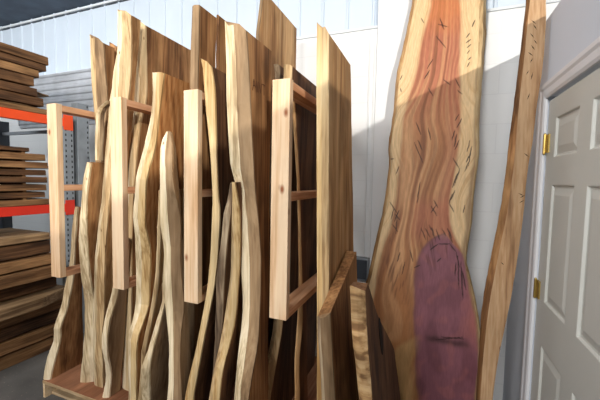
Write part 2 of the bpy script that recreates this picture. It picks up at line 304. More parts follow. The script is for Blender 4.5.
# ------------------------------------------------------------------ measured outlines (metres)
# rows: z left, z right, x of right face, y of left arris, y of edge crown, y of right arris, y of rear edge
SLABS = {
'A': {"t":0.059,"dz":0.0,"rows":[[0.125,0.125,-2.492,1.487,1.479,1.495,1.74],[0.177,0.177,-2.486,1.489,1.483,1.502,1.736],[0.229,0.229,-2.479,1.496,1.491,1.511,1.732],[0.28,0.281,-2.473,1.506,1.502,1.522,1.728],[0.332,0.333,-2.466,1.522,1.516,1.535,1.723],[0.384,0.385,-2.46,1.539,1.531,1.547,1.719],[0.436,0.437,-2.453,1.542,1.533,1.548,1.715],[0.487,0.489,-2.447,1.539,1.528,1.542,1.711],[0.539,0.541,-2.44,1.552,1.542,1.556,1.707],[0.591,0.593,-2.434,1.57,1.561,1.576,1.702],[0.643,0.645,-2.427,1.581,1.572,1.586,1.698],[0.694,0.697,-2.421,1.589,1.58,1.595,1.694],[0.746,0.749,-2.414,1.595,1.587,1.602,1.69],[0.798,0.801,-2.408,1.602,1.593,1.609,1.686],[0.85,0.853,-2.401,1.609,1.599,1.614,1.682],[0.901,0.904,-2.395,1.618,1.605,1.616,1.677],[0.953,0.956,-2.388,1.626,1.609,1.615,1.673],[1.005,1.008,-2.382,1.63,1.61,1.615,1.669],[1.057,1.06,-2.375,1.632,1.611,1.613,1.665],[1.108,1.112,-2.369,1.632,1.61,1.612,1.661],[1.16,1.164,-2.362,1.63,1.609,1.612,1.657],[1.212,1.216,-2.356,1.63,1.609,1.613,1.652],[1.264,1.268,-2.349,1.634,1.612,1.613,1.648],[1.315,1.32,-2.343,1.639,1.615,1.614,1.644],[1.367,1.372,-2.336,1.645,1.618,1.615,1.64]]},
'D': {"t":0.077,"dz":0.02,"rows":[[0.125,0.125,-2.19,1.561,1.569,1.6,1.66],[0.175,0.175,-2.183,1.561,1.567,1.597,1.659],[0.226,0.225,-2.176,1.561,1.565,1.592,1.659],[0.276,0.275,-2.169,1.561,1.562,1.587,1.658],[0.326,0.325,-2.162,1.561,1.56,1.582,1.657],[0.377,0.375,-2.156,1.561,1.557,1.578,1.657],[0.427,0.425,-2.149,1.561,1.555,1.573,1.656],[0.477,0.475,-2.142,1.56,1.552,1.569,1.655],[0.527,0.525,-2.135,1.558,1.55,1.566,1.655],[0.578,0.575,-2.129,1.556,1.548,1.564,1.654],[0.628,0.625,-2.122,1.553,1.546,1.563,1.654],[0.678,0.676,-2.115,1.549,1.543,1.561,1.653],[0.729,0.726,-2.108,1.543,1.538,1.557,1.652],[0.779,0.776,-2.102,1.535,1.53,1.548,1.652],[0.829,0.826,-2.095,1.525,1.517,1.534,1.651],[0.88,0.876,-2.088,1.514,1.505,1.521,1.65],[0.93,0.926,-2.081,1.505,1.496,1.51,1.65],[0.98,0.976,-2.074,1.498,1.487,1.501,1.649],[1.03,1.026,-2.068,1.491,1.48,1.493,1.648],[1.081,1.076,-2.061,1.484,1.473,1.485,1.648],[1.131,1.126,-2.054,1.478,1.466,1.478,1.647],[1.181,1.176,-2.047,1.474,1.46,1.47,1.646],[1.232,1.226,-2.041,1.472,1.456,1.463,1.646],[1.282,1.276,-2.034,1.472,1.453,1.458,1.645],[1.332,1.326,-2.027,1.472,1.451,1.454,1.645],[1.383,1.376,-2.02,1.473,1.45,1.451,1.644],[1.433,1.426,-2.014,1.474,1.449,1.449,1.643],[1.483,1.476,-2.007,1.475,1.45,1.448,1.643],[1.533,1.526,-2.0,1.476,1.451,1.45,1.642],[1.584,1.576,-1.993,1.479,1.454,1.452,1.641],[1.634,1.626,-1.986,1.484,1.458,1.456,1.641],[1.684,1.676,-1.98,1.489,1.463,1.46,1.64]]},
'B': {"t":0.09,"dz":0.0,"rows":[[0.125,0.125,-2.189,1.655,1.64,1.64,1.72],[0.176,0.175,-2.186,1.655,1.64,1.64,1.72],[0.228,0.225,-2.183,1.655,1.64,1.64,1.72],[0.279,0.275,-2.181,1.655,1.64,1.64,1.719],[0.33,0.325,-2.178,1.655,1.64,1.64,1.719],[0.382,0.375,-2.175,1.655,1.64,1.64,1.719],[0.433,0.425,-2.173,1.655,1.64,1.64,1.719],[0.484,0.475,-2.17,1.655,1.64,1.64,1.719],[0.536,0.525,-2.167,1.655,1.64,1.64,1.718],[0.587,0.575,-2.164,1.655,1.64,1.64,1.718],[0.638,0.626,-2.162,1.655,1.64,1.64,1.718],[0.69,0.676,-2.159,1.655,1.64,1.64,1.718],[0.741,0.726,-2.156,1.655,1.64,1.64,1.717],[0.792,0.776,-2.153,1.655,1.64,1.64,1.717],[0.843,0.826,-2.151,1.655,1.64,1.64,1.717],[0.895,0.876,-2.148,1.655,1.64,1.64,1.717],[0.946,0.926,-2.145,1.655,1.64,1.64,1.717],[0.997,0.976,-2.142,1.655,1.64,1.64,1.716],[1.049,1.026,-2.14,1.655,1.64,1.64,1.716],[1.1,1.076,-2.137,1.655,1.64,1.64,1.716],[1.151,1.126,-2.134,1.655,1.64,1.64,1.716],[1.203,1.176,-2.132,1.655,1.64,1.64,1.716],[1.254,1.226,-2.129,1.655,1.64,1.64,1.715],[1.305,1.276,-2.126,1.655,1.64,1.64,1.715],[1.357,1.326,-2.123,1.654,1.639,1.638,1.715],[1.408,1.376,-2.121,1.653,1.638,1.636,1.715],[1.459,1.426,-2.118,1.653,1.638,1.633,1.714],[1.511,1.476,-2.115,1.652,1.637,1.63,1.714],[1.562,1.527,-2.112,1.651,1.636,1.628,1.714],[1.613,1.577,-2.11,1.65,1.636,1.626,1.714],[1.665,1.627,-2.107,1.65,1.635,1.624,1.714],[1.716,1.677,-2.104,1.651,1.635,1.623,1.713],[1.767,1.727,-2.102,1.653,1.635,1.624,1.713],[1.819,1.777,-2.099,1.656,1.637,1.627,1.713],[1.87,1.827,-2.096,1.658,1.639,1.632,1.713],[1.921,1.877,-2.093,1.654,1.638,1.637,1.713],[1.973,1.927,-2.091,1.647,1.635,1.642,1.712],[2.024,1.977,-2.088,1.639,1.631,1.648,1.712],[2.075,2.027,-2.085,1.632,1.627,1.653,1.712],[2.126,2.077,-2.082,1.625,1.623,1.657,1.712],[2.178,2.127,-2.08,1.619,1.62,1.658,1.711],[2.229,2.177,-2.077,1.614,1.617,1.655,1.711],[2.28,2.227,-2.074,1.61,1.614,1.649,1.711],[2.332,2.277,-2.071,1.607,1.611,1.642,1.711],[2.383,2.327,-2.069,1.604,1.609,1.637,1.711],[2.434,2.377,-2.066,1.6,1.606,1.631,1.71],[2.486,2.427,-2.063,1.597,1.603,1.626,1.71],[2.537,2.478,-2.061,1.594,1.6,1.62,1.71]]},
'C': {"t":0.064,"dz":0.0,"rows":[[0.125,0.125,-2.155,1.739,1.727,1.74,2.1],[0.176,0.176,-2.153,1.739,1.727,1.74,2.098],[0.228,0.226,-2.152,1.739,1.727,1.74,2.096],[0.279,0.277,-2.15,1.739,1.727,1.74,2.094],[0.331,0.327,-2.149,1.739,1.727,1.74,2.091],[0.382,0.378,-2.147,1.739,1.727,1.74,2.089],[0.434,0.428,-2.146,1.739,1.727,1.74,2.087],[0.485,0.479,-2.145,1.739,1.727,1.74,2.085],[0.536,0.529,-2.143,1.739,1.727,1.74,2.083],[0.588,0.58,-2.142,1.739,1.727,1.74,2.081],[0.639,0.63,-2.14,1.739,1.727,1.74,2.079],[0.691,0.681,-2.139,1.739,1.727,1.74,2.077],[0.742,0.731,-2.137,1.739,1.727,1.74,2.074],[0.793,0.782,-2.136,1.739,1.727,1.74,2.072],[0.845,0.832,-2.134,1.739,1.727,1.74,2.07],[0.896,0.883,-2.133,1.739,1.727,1.74,2.068],[0.948,0.933,-2.132,1.739,1.727,1.74,2.066],[0.999,0.984,-2.13,1.739,1.727,1.74,2.064],[1.051,1.034,-2.129,1.739,1.727,1.74,2.062],[1.102,1.085,-2.127,1.739,1.727,1.74,2.06],[1.153,1.135,-2.126,1.739,1.727,1.74,2.057],[1.205,1.186,-2.124,1.739,1.727,1.74,2.055],[1.256,1.236,-2.123,1.739,1.728,1.74,2.053],[1.308,1.287,-2.122,1.739,1.728,1.74,2.051],[1.359,1.337,-2.12,1.739,1.728,1.74,2.049],[1.41,1.388,-2.119,1.74,1.728,1.74,2.047],[1.462,1.438,-2.117,1.74,1.728,1.74,2.045],[1.513,1.489,-2.116,1.74,1.728,1.741,2.043],[1.565,1.539,-2.114,1.74,1.728,1.741,2.04],[1.616,1.59,-2.113,1.74,1.729,1.741,2.038],[1.668,1.64,-2.111,1.741,1.729,1.741,2.036],[1.719,1.691,-2.11,1.741,1.729,1.741,2.034],[1.77,1.741,-2.109,1.741,1.729,1.741,2.032],[1.822,1.792,-2.107,1.741,1.729,1.741,2.03],[1.873,1.842,-2.106,1.741,1.729,1.741,2.028],[1.925,1.893,-2.104,1.742,1.73,1.742,2.026],[1.976,1.943,-2.103,1.742,1.73,1.742,2.023],[2.027,1.994,-2.101,1.742,1.73,1.742,2.021],[2.079,2.044,-2.1,1.742,1.73,1.742,2.019],[2.13,2.095,-2.098,1.742,1.73,1.742,2.017],[2.182,2.146,-2.097,1.743,1.73,1.742,2.015],[2.233,2.196,-2.096,1.742,1.73,1.742,2.013],[2.285,2.247,-2.094,1.742,1.73,1.742,2.011],[2.336,2.297,-2.093,1.742,1.73,1.742,2.009],[2.387,2.348,-2.091,1.742,1.729,1.741,2.006],[2.439,2.398,-2.09,1.741,1.729,1.741,2.004],[2.49,2.449,-2.088,1.741,1.729,1.74,2.002],[2.542,2.499,-2.087,1.741,1.728,1.74,2.0]]},
'E': {"t":0.098,"dz":0.0,"rows":[[0.125,0.125,-2.065,1.584,1.574,1.575,1.63],[0.177,0.176,-2.058,1.578,1.568,1.573,1.63],[0.229,0.227,-2.051,1.573,1.561,1.568,1.63],[0.281,0.278,-2.044,1.567,1.555,1.562,1.629],[0.333,0.329,-2.037,1.561,1.548,1.556,1.629],[0.385,0.38,-2.03,1.556,1.543,1.55,1.629],[0.437,0.431,-2.023,1.552,1.538,1.544,1.629],[0.489,0.482,-2.016,1.549,1.534,1.54,1.629],[0.541,0.533,-2.009,1.547,1.532,1.536,1.628],[0.593,0.584,-2.002,1.546,1.53,1.535,1.628],[0.645,0.635,-1.995,1.544,1.529,1.533,1.628],[0.697,0.686,-1.988,1.542,1.527,1.532,1.628],[0.749,0.737,-1.981,1.538,1.523,1.529,1.627],[0.801,0.788,-1.974,1.533,1.518,1.525,1.627],[0.853,0.839,-1.967,1.528,1.513,1.521,1.627],[0.905,0.89,-1.96,1.524,1.509,1.517,1.627],[0.957,0.941,-1.953,1.522,1.506,1.514,1.627],[1.009,0.992,-1.946,1.52,1.505,1.512,1.626],[1.06,1.043,-1.94,1.519,1.505,1.51,1.626],[1.112,1.094,-1.933,1.519,1.505,1.509,1.626],[1.164,1.145,-1.926,1.52,1.506,1.508,1.626],[1.216,1.196,-1.919,1.521,1.507,1.506,1.626],[1.268,1.247,-1.912,1.523,1.509,1.505,1.625],[1.32,1.298,-1.905,1.526,1.512,1.505,1.625],[1.372,1.349,-1.898,1.528,1.514,1.504,1.625],[1.424,1.4,-1.891,1.531,1.516,1.504,1.625],[1.476,1.452,-1.884,1.533,1.517,1.505,1.625],[1.528,1.503,-1.877,1.534,1.518,1.506,1.624],[1.58,1.554,-1.87,1.535,1.52,1.508,1.624],[1.632,1.605,-1.863,1.534,1.521,1.512,1.624],[1.684,1.656,-1.856,1.533,1.523,1.518,1.624],[1.736,1.707,-1.849,1.533,1.524,1.524,1.624],[1.788,1.758,-1.842,1.532,1.527,1.531,1.623],[1.84,1.809,-1.835,1.532,1.53,1.538,1.623],[1.892,1.86,-1.828,1.532,1.535,1.546,1.623],[1.944,1.911,-1.821,1.531,1.539,1.555,1.623],[1.996,1.962,-1.814,1.531,1.543,1.563,1.623],[2.048,2.013,-1.807,1.532,1.546,1.57,1.622],[2.1,2.064,-1.8,1.534,1.55,1.576,1.622],[2.152,2.115,-1.793,1.54,1.552,1.58,1.622],[2.204,2.166,-1.786,1.544,1.55,1.582,1.622],[2.256,2.217,-1.779,1.548,1.547,1.582,1.621],[2.308,2.268,-1.772,1.551,1.545,1.58,1.621],[2.36,2.319,-1.765,1.554,1.544,1.577,1.621],[2.412,2.37,-1.758,1.557,1.546,1.573,1.621],[2.464,2.421,-1.751,1.557,1.546,1.568,1.621],[2.516,2.472,-1.745,1.552,1.542,1.562,1.62],[2.568,2.523,-1.738,1.546,1.536,1.556,1.62],[2.62,2.574,-1.731,1.541,1.531,1.55,1.62]]},
'F2': {"t":0.047,"dz":0.0,"rows":[[0.125,0.125,-1.934,1.506,1.501,1.52,1.61],[0.176,0.176,-1.929,1.516,1.506,1.521,1.61],[0.226,0.227,-1.923,1.526,1.512,1.522,1.609],[0.277,0.278,-1.918,1.525,1.513,1.524,1.609],[0.327,0.328,-1.912,1.519,1.505,1.516,1.608],[0.378,0.379,-1.906,1.51,1.495,1.503,1.608],[0.428,0.43,-1.901,1.499,1.482,1.49,1.607],[0.479,0.481,-1.895,1.484,1.47,1.48,1.607],[0.53,0.532,-1.889,1.476,1.464,1.475,1.606],[0.58,0.583,-1.884,1.478,1.465,1.477,1.606],[0.631,0.634,-1.878,1.483,1.47,1.482,1.605],[0.681,0.684,-1.873,1.49,1.478,1.49,1.605],[0.732,0.735,-1.867,1.501,1.491,1.504,1.604],[0.782,0.786,-1.861,1.514,1.506,1.521,1.604],[0.833,0.837,-1.856,1.526,1.517,1.532,1.603],[0.884,0.888,-1.85,1.532,1.522,1.536,1.603],[0.934,0.939,-1.844,1.535,1.524,1.537,1.602],[0.985,0.989,-1.839,1.537,1.525,1.537,1.602],[1.035,1.04,-1.833,1.538,1.525,1.535,1.601],[1.086,1.091,-1.828,1.539,1.524,1.533,1.601],[1.136,1.142,-1.822,1.54,1.523,1.531,1.6],[1.187,1.193,-1.816,1.541,1.523,1.53,1.6]]},
'F': {"t":0.088,"dz":0.0,"rows":[[0.125,0.125,-1.859,1.634,1.623,1.62,2.45],[0.176,0.175,-1.857,1.634,1.623,1.62,2.448],[0.227,0.225,-1.856,1.634,1.623,1.62,2.446],[0.278,0.276,-1.854,1.634,1.623,1.62,2.444],[0.329,0.326,-1.852,1.634,1.623,1.62,2.442],[0.38,0.376,-1.851,1.634,1.623,1.62,2.44],[0.431,0.426,-1.849,1.634,1.623,1.62,2.438],[0.482,0.477,-1.847,1.634,1.623,1.62,2.436],[0.533,0.527,-1.845,1.634,1.623,1.62,2.434],[0.584,0.577,-1.844,1.634,1.623,1.62,2.432],[0.635,0.627,-1.842,1.634,1.623,1.62,2.43],[0.687,0.677,-1.84,1.634,1.623,1.62,2.428],[0.738,0.728,-1.839,1.634,1.623,1.62,2.426],[0.789,0.778,-1.837,1.634,1.623,1.62,2.423],[0.84,0.828,-1.835,1.634,1.623,1.62,2.421],[0.891,0.878,-1.834,1.634,1.623,1.62,2.419],[0.942,0.929,-1.832,1.634,1.623,1.62,2.417],[0.993,0.979,-1.83,1.634,1.623,1.62,2.415],[1.044,1.029,-1.829,1.634,1.623,1.62,2.413],[1.095,1.079,-1.827,1.634,1.623,1.62,2.411],[1.146,1.129,-1.825,1.634,1.623,1.62,2.409],[1.197,1.18,-1.824,1.635,1.624,1.62,2.407],[1.248,1.23,-1.822,1.636,1.625,1.622,2.405],[1.299,1.28,-1.82,1.638,1.627,1.623,2.403],[1.35,1.33,-1.819,1.64,1.629,1.624,2.401],[1.401,1.381,-1.817,1.642,1.631,1.626,2.399],[1.452,1.431,-1.815,1.643,1.632,1.627,2.397],[1.503,1.481,-1.814,1.645,1.634,1.629,2.395],[1.554,1.531,-1.812,1.646,1.635,1.632,2.393],[1.605,1.581,-1.81,1.647,1.634,1.635,2.391],[1.656,1.632,-1.809,1.647,1.634,1.638,2.389],[1.707,1.682,-1.807,1.649,1.634,1.642,2.387],[1.759,1.732,-1.805,1.652,1.636,1.646,2.385],[1.81,1.782,-1.804,1.658,1.641,1.651,2.383],[1.861,1.833,-1.802,1.666,1.649,1.658,2.381],[1.912,1.883,-1.8,1.676,1.659,1.665,2.379],[1.963,1.933,-1.799,1.686,1.67,1.674,2.377],[2.014,1.983,-1.797,1.694,1.681,1.683,2.374],[2.065,2.033,-1.795,1.698,1.693,1.694,2.372],[2.116,2.084,-1.793,1.7,1.701,1.709,2.37],[2.167,2.134,-1.792,1.699,1.705,1.718,2.368],[2.218,2.184,-1.79,1.698,1.705,1.72,2.366],[2.269,2.234,-1.788,1.697,1.704,1.719,2.364],[2.32,2.285,-1.787,1.695,1.7,1.717,2.362],[2.371,2.335,-1.785,1.694,1.697,1.714,2.36],[2.422,2.385,-1.783,1.693,1.695,1.712,2.358],[2.473,2.435,-1.782,1.693,1.694,1.709,2.356],[2.524,2.485,-1.78,1.692,1.693,1.706,2.354],[2.575,2.536,-1.778,1.691,1.693,1.703,2.352],[2.626,2.586,-1.777,1.69,1.692,1.7,2.35]]},
'G': {"t":0.075,"dz":0.0,"rows":[[0.125,0.125,-1.539,1.378,1.364,1.36,1.92],[0.175,0.175,-1.533,1.378,1.364,1.36,1.916],[0.226,0.225,-1.527,1.378,1.364,1.36,1.911],[0.276,0.275,-1.521,1.378,1.364,1.36,1.907],[0.327,0.326,-1.515,1.375,1.362,1.36,1.903],[0.377,0.376,-1.509,1.37,1.357,1.355,1.899],[0.428,0.426,-1.503,1.365,1.352,1.35,1.894],[0.478,0.476,-1.497,1.361,1.348,1.345,1.89],[0.528,0.526,-1.491,1.356,1.344,1.34,1.886],[0.579,0.576,-1.485,1.351,1.338,1.335,1.882],[0.629,0.627,-1.479,1.346,1.333,1.33,1.877],[0.68,0.677,-1.473,1.344,1.332,1.329,1.873],[0.73,0.727,-1.467,1.348,1.338,1.337,1.869],[0.781,0.777,-1.46,1.359,1.355,1.356,1.865],[0.831,0.827,-1.454,1.369,1.37,1.377,1.861],[0.881,0.877,-1.448,1.373,1.378,1.39,1.856],[0.932,0.927,-1.442,1.37,1.377,1.392,1.852],[0.982,0.978,-1.436,1.365,1.372,1.388,1.848],[1.033,1.028,-1.43,1.36,1.368,1.385,1.843],[1.083,1.078,-1.424,1.355,1.364,1.382,1.839],[1.134,1.128,-1.418,1.349,1.359,1.378,1.835],[1.184,1.178,-1.412,1.343,1.352,1.372,1.831],[1.234,1.228,-1.406,1.336,1.342,1.36,1.827],[1.285,1.279,-1.4,1.327,1.331,1.341,1.822],[1.335,1.329,-1.394,1.317,1.317,1.323,1.818],[1.386,1.379,-1.388,1.31,1.308,1.313,1.814],[1.436,1.429,-1.381,1.306,1.304,1.308,1.809],[1.486,1.479,-1.375,1.305,1.302,1.305,1.805],[1.537,1.529,-1.369,1.306,1.301,1.302,1.801],[1.587,1.579,-1.363,1.308,1.303,1.302,1.797],[1.638,1.63,-1.357,1.317,1.31,1.311,1.792],[1.688,1.68,-1.351,1.328,1.32,1.325,1.788],[1.739,1.73,-1.345,1.339,1.332,1.338,1.784],[1.789,1.78,-1.339,1.35,1.344,1.345,1.78],[1.839,1.83,-1.333,1.36,1.351,1.348,1.776],[1.89,1.88,-1.327,1.368,1.357,1.349,1.771],[1.94,1.931,-1.321,1.374,1.36,1.35,1.767],[1.991,1.981,-1.315,1.373,1.361,1.352,1.763],[2.041,2.031,-1.308,1.368,1.359,1.355,1.758],[2.092,2.081,-1.302,1.361,1.357,1.357,1.754],[2.142,2.131,-1.296,1.355,1.354,1.36,1.75]]},
'I': {"t":0.08,"dz":-0.08,"rows":[[0.125,0.125,-1.2,1.355,1.363,1.38,1.5],[0.175,0.175,-1.2,1.355,1.363,1.38,1.496],[0.226,0.225,-1.201,1.355,1.363,1.38,1.492],[0.276,0.275,-1.202,1.355,1.363,1.38,1.489],[0.327,0.325,-1.203,1.355,1.363,1.38,1.485],[0.377,0.375,-1.204,1.355,1.363,1.38,1.481],[0.428,0.425,-1.205,1.36,1.365,1.379,1.477],[0.478,0.475,-1.206,1.367,1.368,1.376,1.473],[0.529,0.525,-1.207,1.373,1.37,1.373,1.469],[0.579,0.575,-1.208,1.375,1.37,1.371,1.466],[0.63,0.625,-1.208,1.376,1.37,1.37,1.462],[0.68,0.675,-1.209,1.375,1.371,1.372,1.458],[0.731,0.725,-1.21,1.374,1.371,1.375,1.454],[0.781,0.775,-1.211,1.371,1.372,1.381,1.45],[0.832,0.825,-1.212,1.366,1.374,1.391,1.446],[0.882,0.875,-1.213,1.36,1.374,1.404,1.443],[0.933,0.925,-1.214,1.354,1.371,1.408,1.439],[0.983,0.975,-1.215,1.347,1.369,1.404,1.435],[1.034,1.025,-1.215,1.341,1.364,1.397,1.431],[1.084,1.075,-1.216,1.342,1.361,1.39,1.427],[1.135,1.125,-1.217,1.35,1.363,1.385,1.424],[1.185,1.175,-1.218,1.354,1.364,1.383,1.42],[1.236,1.225,-1.219,1.35,1.362,1.385,1.416],[1.286,1.276,-1.22,1.342,1.357,1.388,1.412],[1.337,1.326,-1.221,1.335,1.351,1.391,1.408],[1.387,1.376,-1.222,1.333,1.347,1.39,1.404],[1.438,1.426,-1.223,1.333,1.347,1.383,1.401],[1.488,1.476,-1.223,1.334,1.347,1.37,1.397],[1.539,1.526,-1.224,1.336,1.342,1.356,1.393],[1.589,1.576,-1.225,1.337,1.337,1.344,1.389],[1.64,1.626,-1.226,1.338,1.336,1.34,1.385],[1.69,1.676,-1.227,1.34,1.337,1.339,1.381],[1.741,1.726,-1.228,1.345,1.34,1.341,1.378],[1.791,1.776,-1.229,1.359,1.347,1.34,1.374],[1.842,1.826,-1.23,1.393,1.364,1.335,1.37]]},
'J1': {"t":0.022,"dz":0.0,"rows":[[0.125,0.125,-1.506,1.363,1.355,1.37,1.6],[0.175,0.175,-1.499,1.363,1.355,1.37,1.598],[0.225,0.225,-1.493,1.363,1.355,1.37,1.596],[0.275,0.275,-1.486,1.363,1.355,1.37,1.595],[0.326,0.326,-1.479,1.363,1.355,1.37,1.593],[0.376,0.376,-1.472,1.363,1.355,1.37,1.591],[0.426,0.426,-1.466,1.363,1.355,1.37,1.589],[0.476,0.476,-1.459,1.363,1.355,1.37,1.588],[0.526,0.526,-1.452,1.36,1.351,1.366,1.586],[0.576,0.576,-1.446,1.355,1.345,1.359,1.584],[0.626,0.627,-1.439,1.353,1.342,1.356,1.582],[0.677,0.677,-1.432,1.359,1.349,1.363,1.58],[0.727,0.727,-1.425,1.367,1.358,1.373,1.579],[0.777,0.777,-1.419,1.375,1.366,1.381,1.577],[0.827,0.827,-1.412,1.383,1.373,1.387,1.575],[0.877,0.877,-1.405,1.39,1.38,1.393,1.573],[0.927,0.928,-1.399,1.397,1.385,1.397,1.571],[0.977,0.978,-1.392,1.401,1.388,1.4,1.57],[1.027,1.028,-1.385,1.401,1.389,1.4,1.568],[1.078,1.078,-1.378,1.401,1.387,1.398,1.566],[1.128,1.128,-1.372,1.399,1.385,1.395,1.564],[1.178,1.178,-1.365,1.396,1.382,1.392,1.562],[1.228,1.229,-1.358,1.392,1.378,1.388,1.561],[1.278,1.279,-1.352,1.388,1.374,1.384,1.559],[1.328,1.329,-1.345,1.385,1.37,1.38,1.557],[1.378,1.379,-1.338,1.381,1.366,1.375,1.555],[1.429,1.429,-1.331,1.376,1.361,1.37,1.554],[1.479,1.479,-1.325,1.37,1.356,1.365,1.552],[1.529,1.53,-1.318,1.365,1.351,1.36,1.55]]},
'J2': {"t":0.037,"dz":0.0,"rows":[[0.125,0.125,-1.442,1.332,1.337,1.35,1.56],[0.174,0.175,-1.433,1.332,1.337,1.35,1.549],[0.224,0.225,-1.424,1.332,1.337,1.35,1.538],[0.273,0.275,-1.415,1.332,1.337,1.35,1.527],[0.323,0.326,-1.407,1.332,1.337,1.35,1.516],[0.372,0.376,-1.398,1.329,1.334,1.347,1.504],[0.421,0.426,-1.389,1.317,1.321,1.337,1.493],[0.471,0.476,-1.38,1.304,1.306,1.326,1.482],[0.52,0.526,-1.371,1.294,1.295,1.317,1.471],[0.57,0.576,-1.362,1.292,1.293,1.31,1.46],[0.619,0.626,-1.353,1.306,1.305,1.31,1.449],[0.668,0.677,-1.344,1.322,1.316,1.316,1.438],[0.718,0.727,-1.335,1.333,1.327,1.326,1.427],[0.767,0.777,-1.326,1.344,1.337,1.336,1.416],[0.817,0.827,-1.318,1.356,1.348,1.345,1.404],[0.866,0.877,-1.309,1.37,1.36,1.354,1.393],[0.915,0.927,-1.3,1.379,1.367,1.359,1.382],[0.965,0.977,-1.291,1.379,1.365,1.356,1.371],[1.014,1.027,-1.282,1.377,1.362,1.35,1.36]]},
'K1': {"t":0.052,"dz":-0.0,"rows":[[0.125,0.125,-1.272,1.536,1.526,1.54,1.72],[0.175,0.175,-1.27,1.536,1.526,1.54,1.72],[0.226,0.226,-1.269,1.536,1.526,1.54,1.719],[0.276,0.276,-1.268,1.536,1.526,1.54,1.719],[0.326,0.326,-1.267,1.536,1.526,1.54,1.718],[0.377,0.377,-1.266,1.536,1.526,1.54,1.718],[0.427,0.427,-1.265,1.536,1.526,1.54,1.718],[0.477,0.477,-1.264,1.536,1.526,1.54,1.717],[0.528,0.528,-1.262,1.536,1.526,1.54,1.717],[0.578,0.578,-1.261,1.536,1.526,1.54,1.716],[0.628,0.628,-1.26,1.536,1.526,1.54,1.716],[0.679,0.679,-1.259,1.536,1.526,1.54,1.715],[0.729,0.729,-1.258,1.536,1.526,1.54,1.715],[0.779,0.779,-1.257,1.536,1.526,1.54,1.715],[0.83,0.83,-1.256,1.536,1.526,1.54,1.714],[0.88,0.88,-1.254,1.536,1.526,1.54,1.714],[0.931,0.931,-1.253,1.536,1.526,1.54,1.713],[0.981,0.981,-1.252,1.536,1.526,1.54,1.713],[1.031,1.031,-1.251,1.536,1.526,1.54,1.712],[1.082,1.082,-1.25,1.536,1.526,1.54,1.712],[1.132,1.132,-1.249,1.536,1.526,1.54,1.712],[1.182,1.182,-1.247,1.536,1.526,1.54,1.711],[1.233,1.233,-1.246,1.536,1.526,1.54,1.711],[1.283,1.283,-1.245,1.536,1.526,1.54,1.71],[1.333,1.333,-1.244,1.536,1.526,1.54,1.71],[1.384,1.384,-1.243,1.536,1.526,1.54,1.71],[1.434,1.434,-1.242,1.536,1.526,1.54,1.709],[1.484,1.484,-1.241,1.536,1.526,1.54,1.709],[1.535,1.535,-1.239,1.536,1.526,1.54,1.708],[1.585,1.585,-1.238,1.536,1.526,1.54,1.708],[1.635,1.635,-1.237,1.536,1.526,1.54,1.708],[1.686,1.686,-1.236,1.536,1.526,1.54,1.707],[1.736,1.736,-1.235,1.536,1.526,1.54,1.707],[1.786,1.786,-1.234,1.536,1.526,1.54,1.706],[1.837,1.837,-1.233,1.535,1.526,1.54,1.706],[1.887,1.887,-1.231,1.535,1.525,1.539,1.705],[1.937,1.937,-1.23,1.535,1.524,1.538,1.705],[1.988,1.988,-1.229,1.535,1.524,1.537,1.705],[2.038,2.038,-1.228,1.535,1.523,1.536,1.704],[2.088,2.088,-1.227,1.535,1.523,1.535,1.704],[2.139,2.139,-1.226,1.535,1.523,1.534,1.703],[2.189,2.189,-1.224,1.535,1.523,1.534,1.703],[2.24,2.24,-1.223,1.536,1.523,1.535,1.702],[2.29,2.29,-1.222,1.537,1.524,1.536,1.702],[2.34,2.34,-1.221,1.538,1.525,1.537,1.702],[2.391,2.391,-1.22,1.539,1.526,1.538,1.701],[2.441,2.441,-1.219,1.54,1.527,1.538,1.701],[2.491,2.491,-1.218,1.541,1.528,1.539,1.7],[2.542,2.542,-1.216,1.542,1.529,1.54,1.7]]},
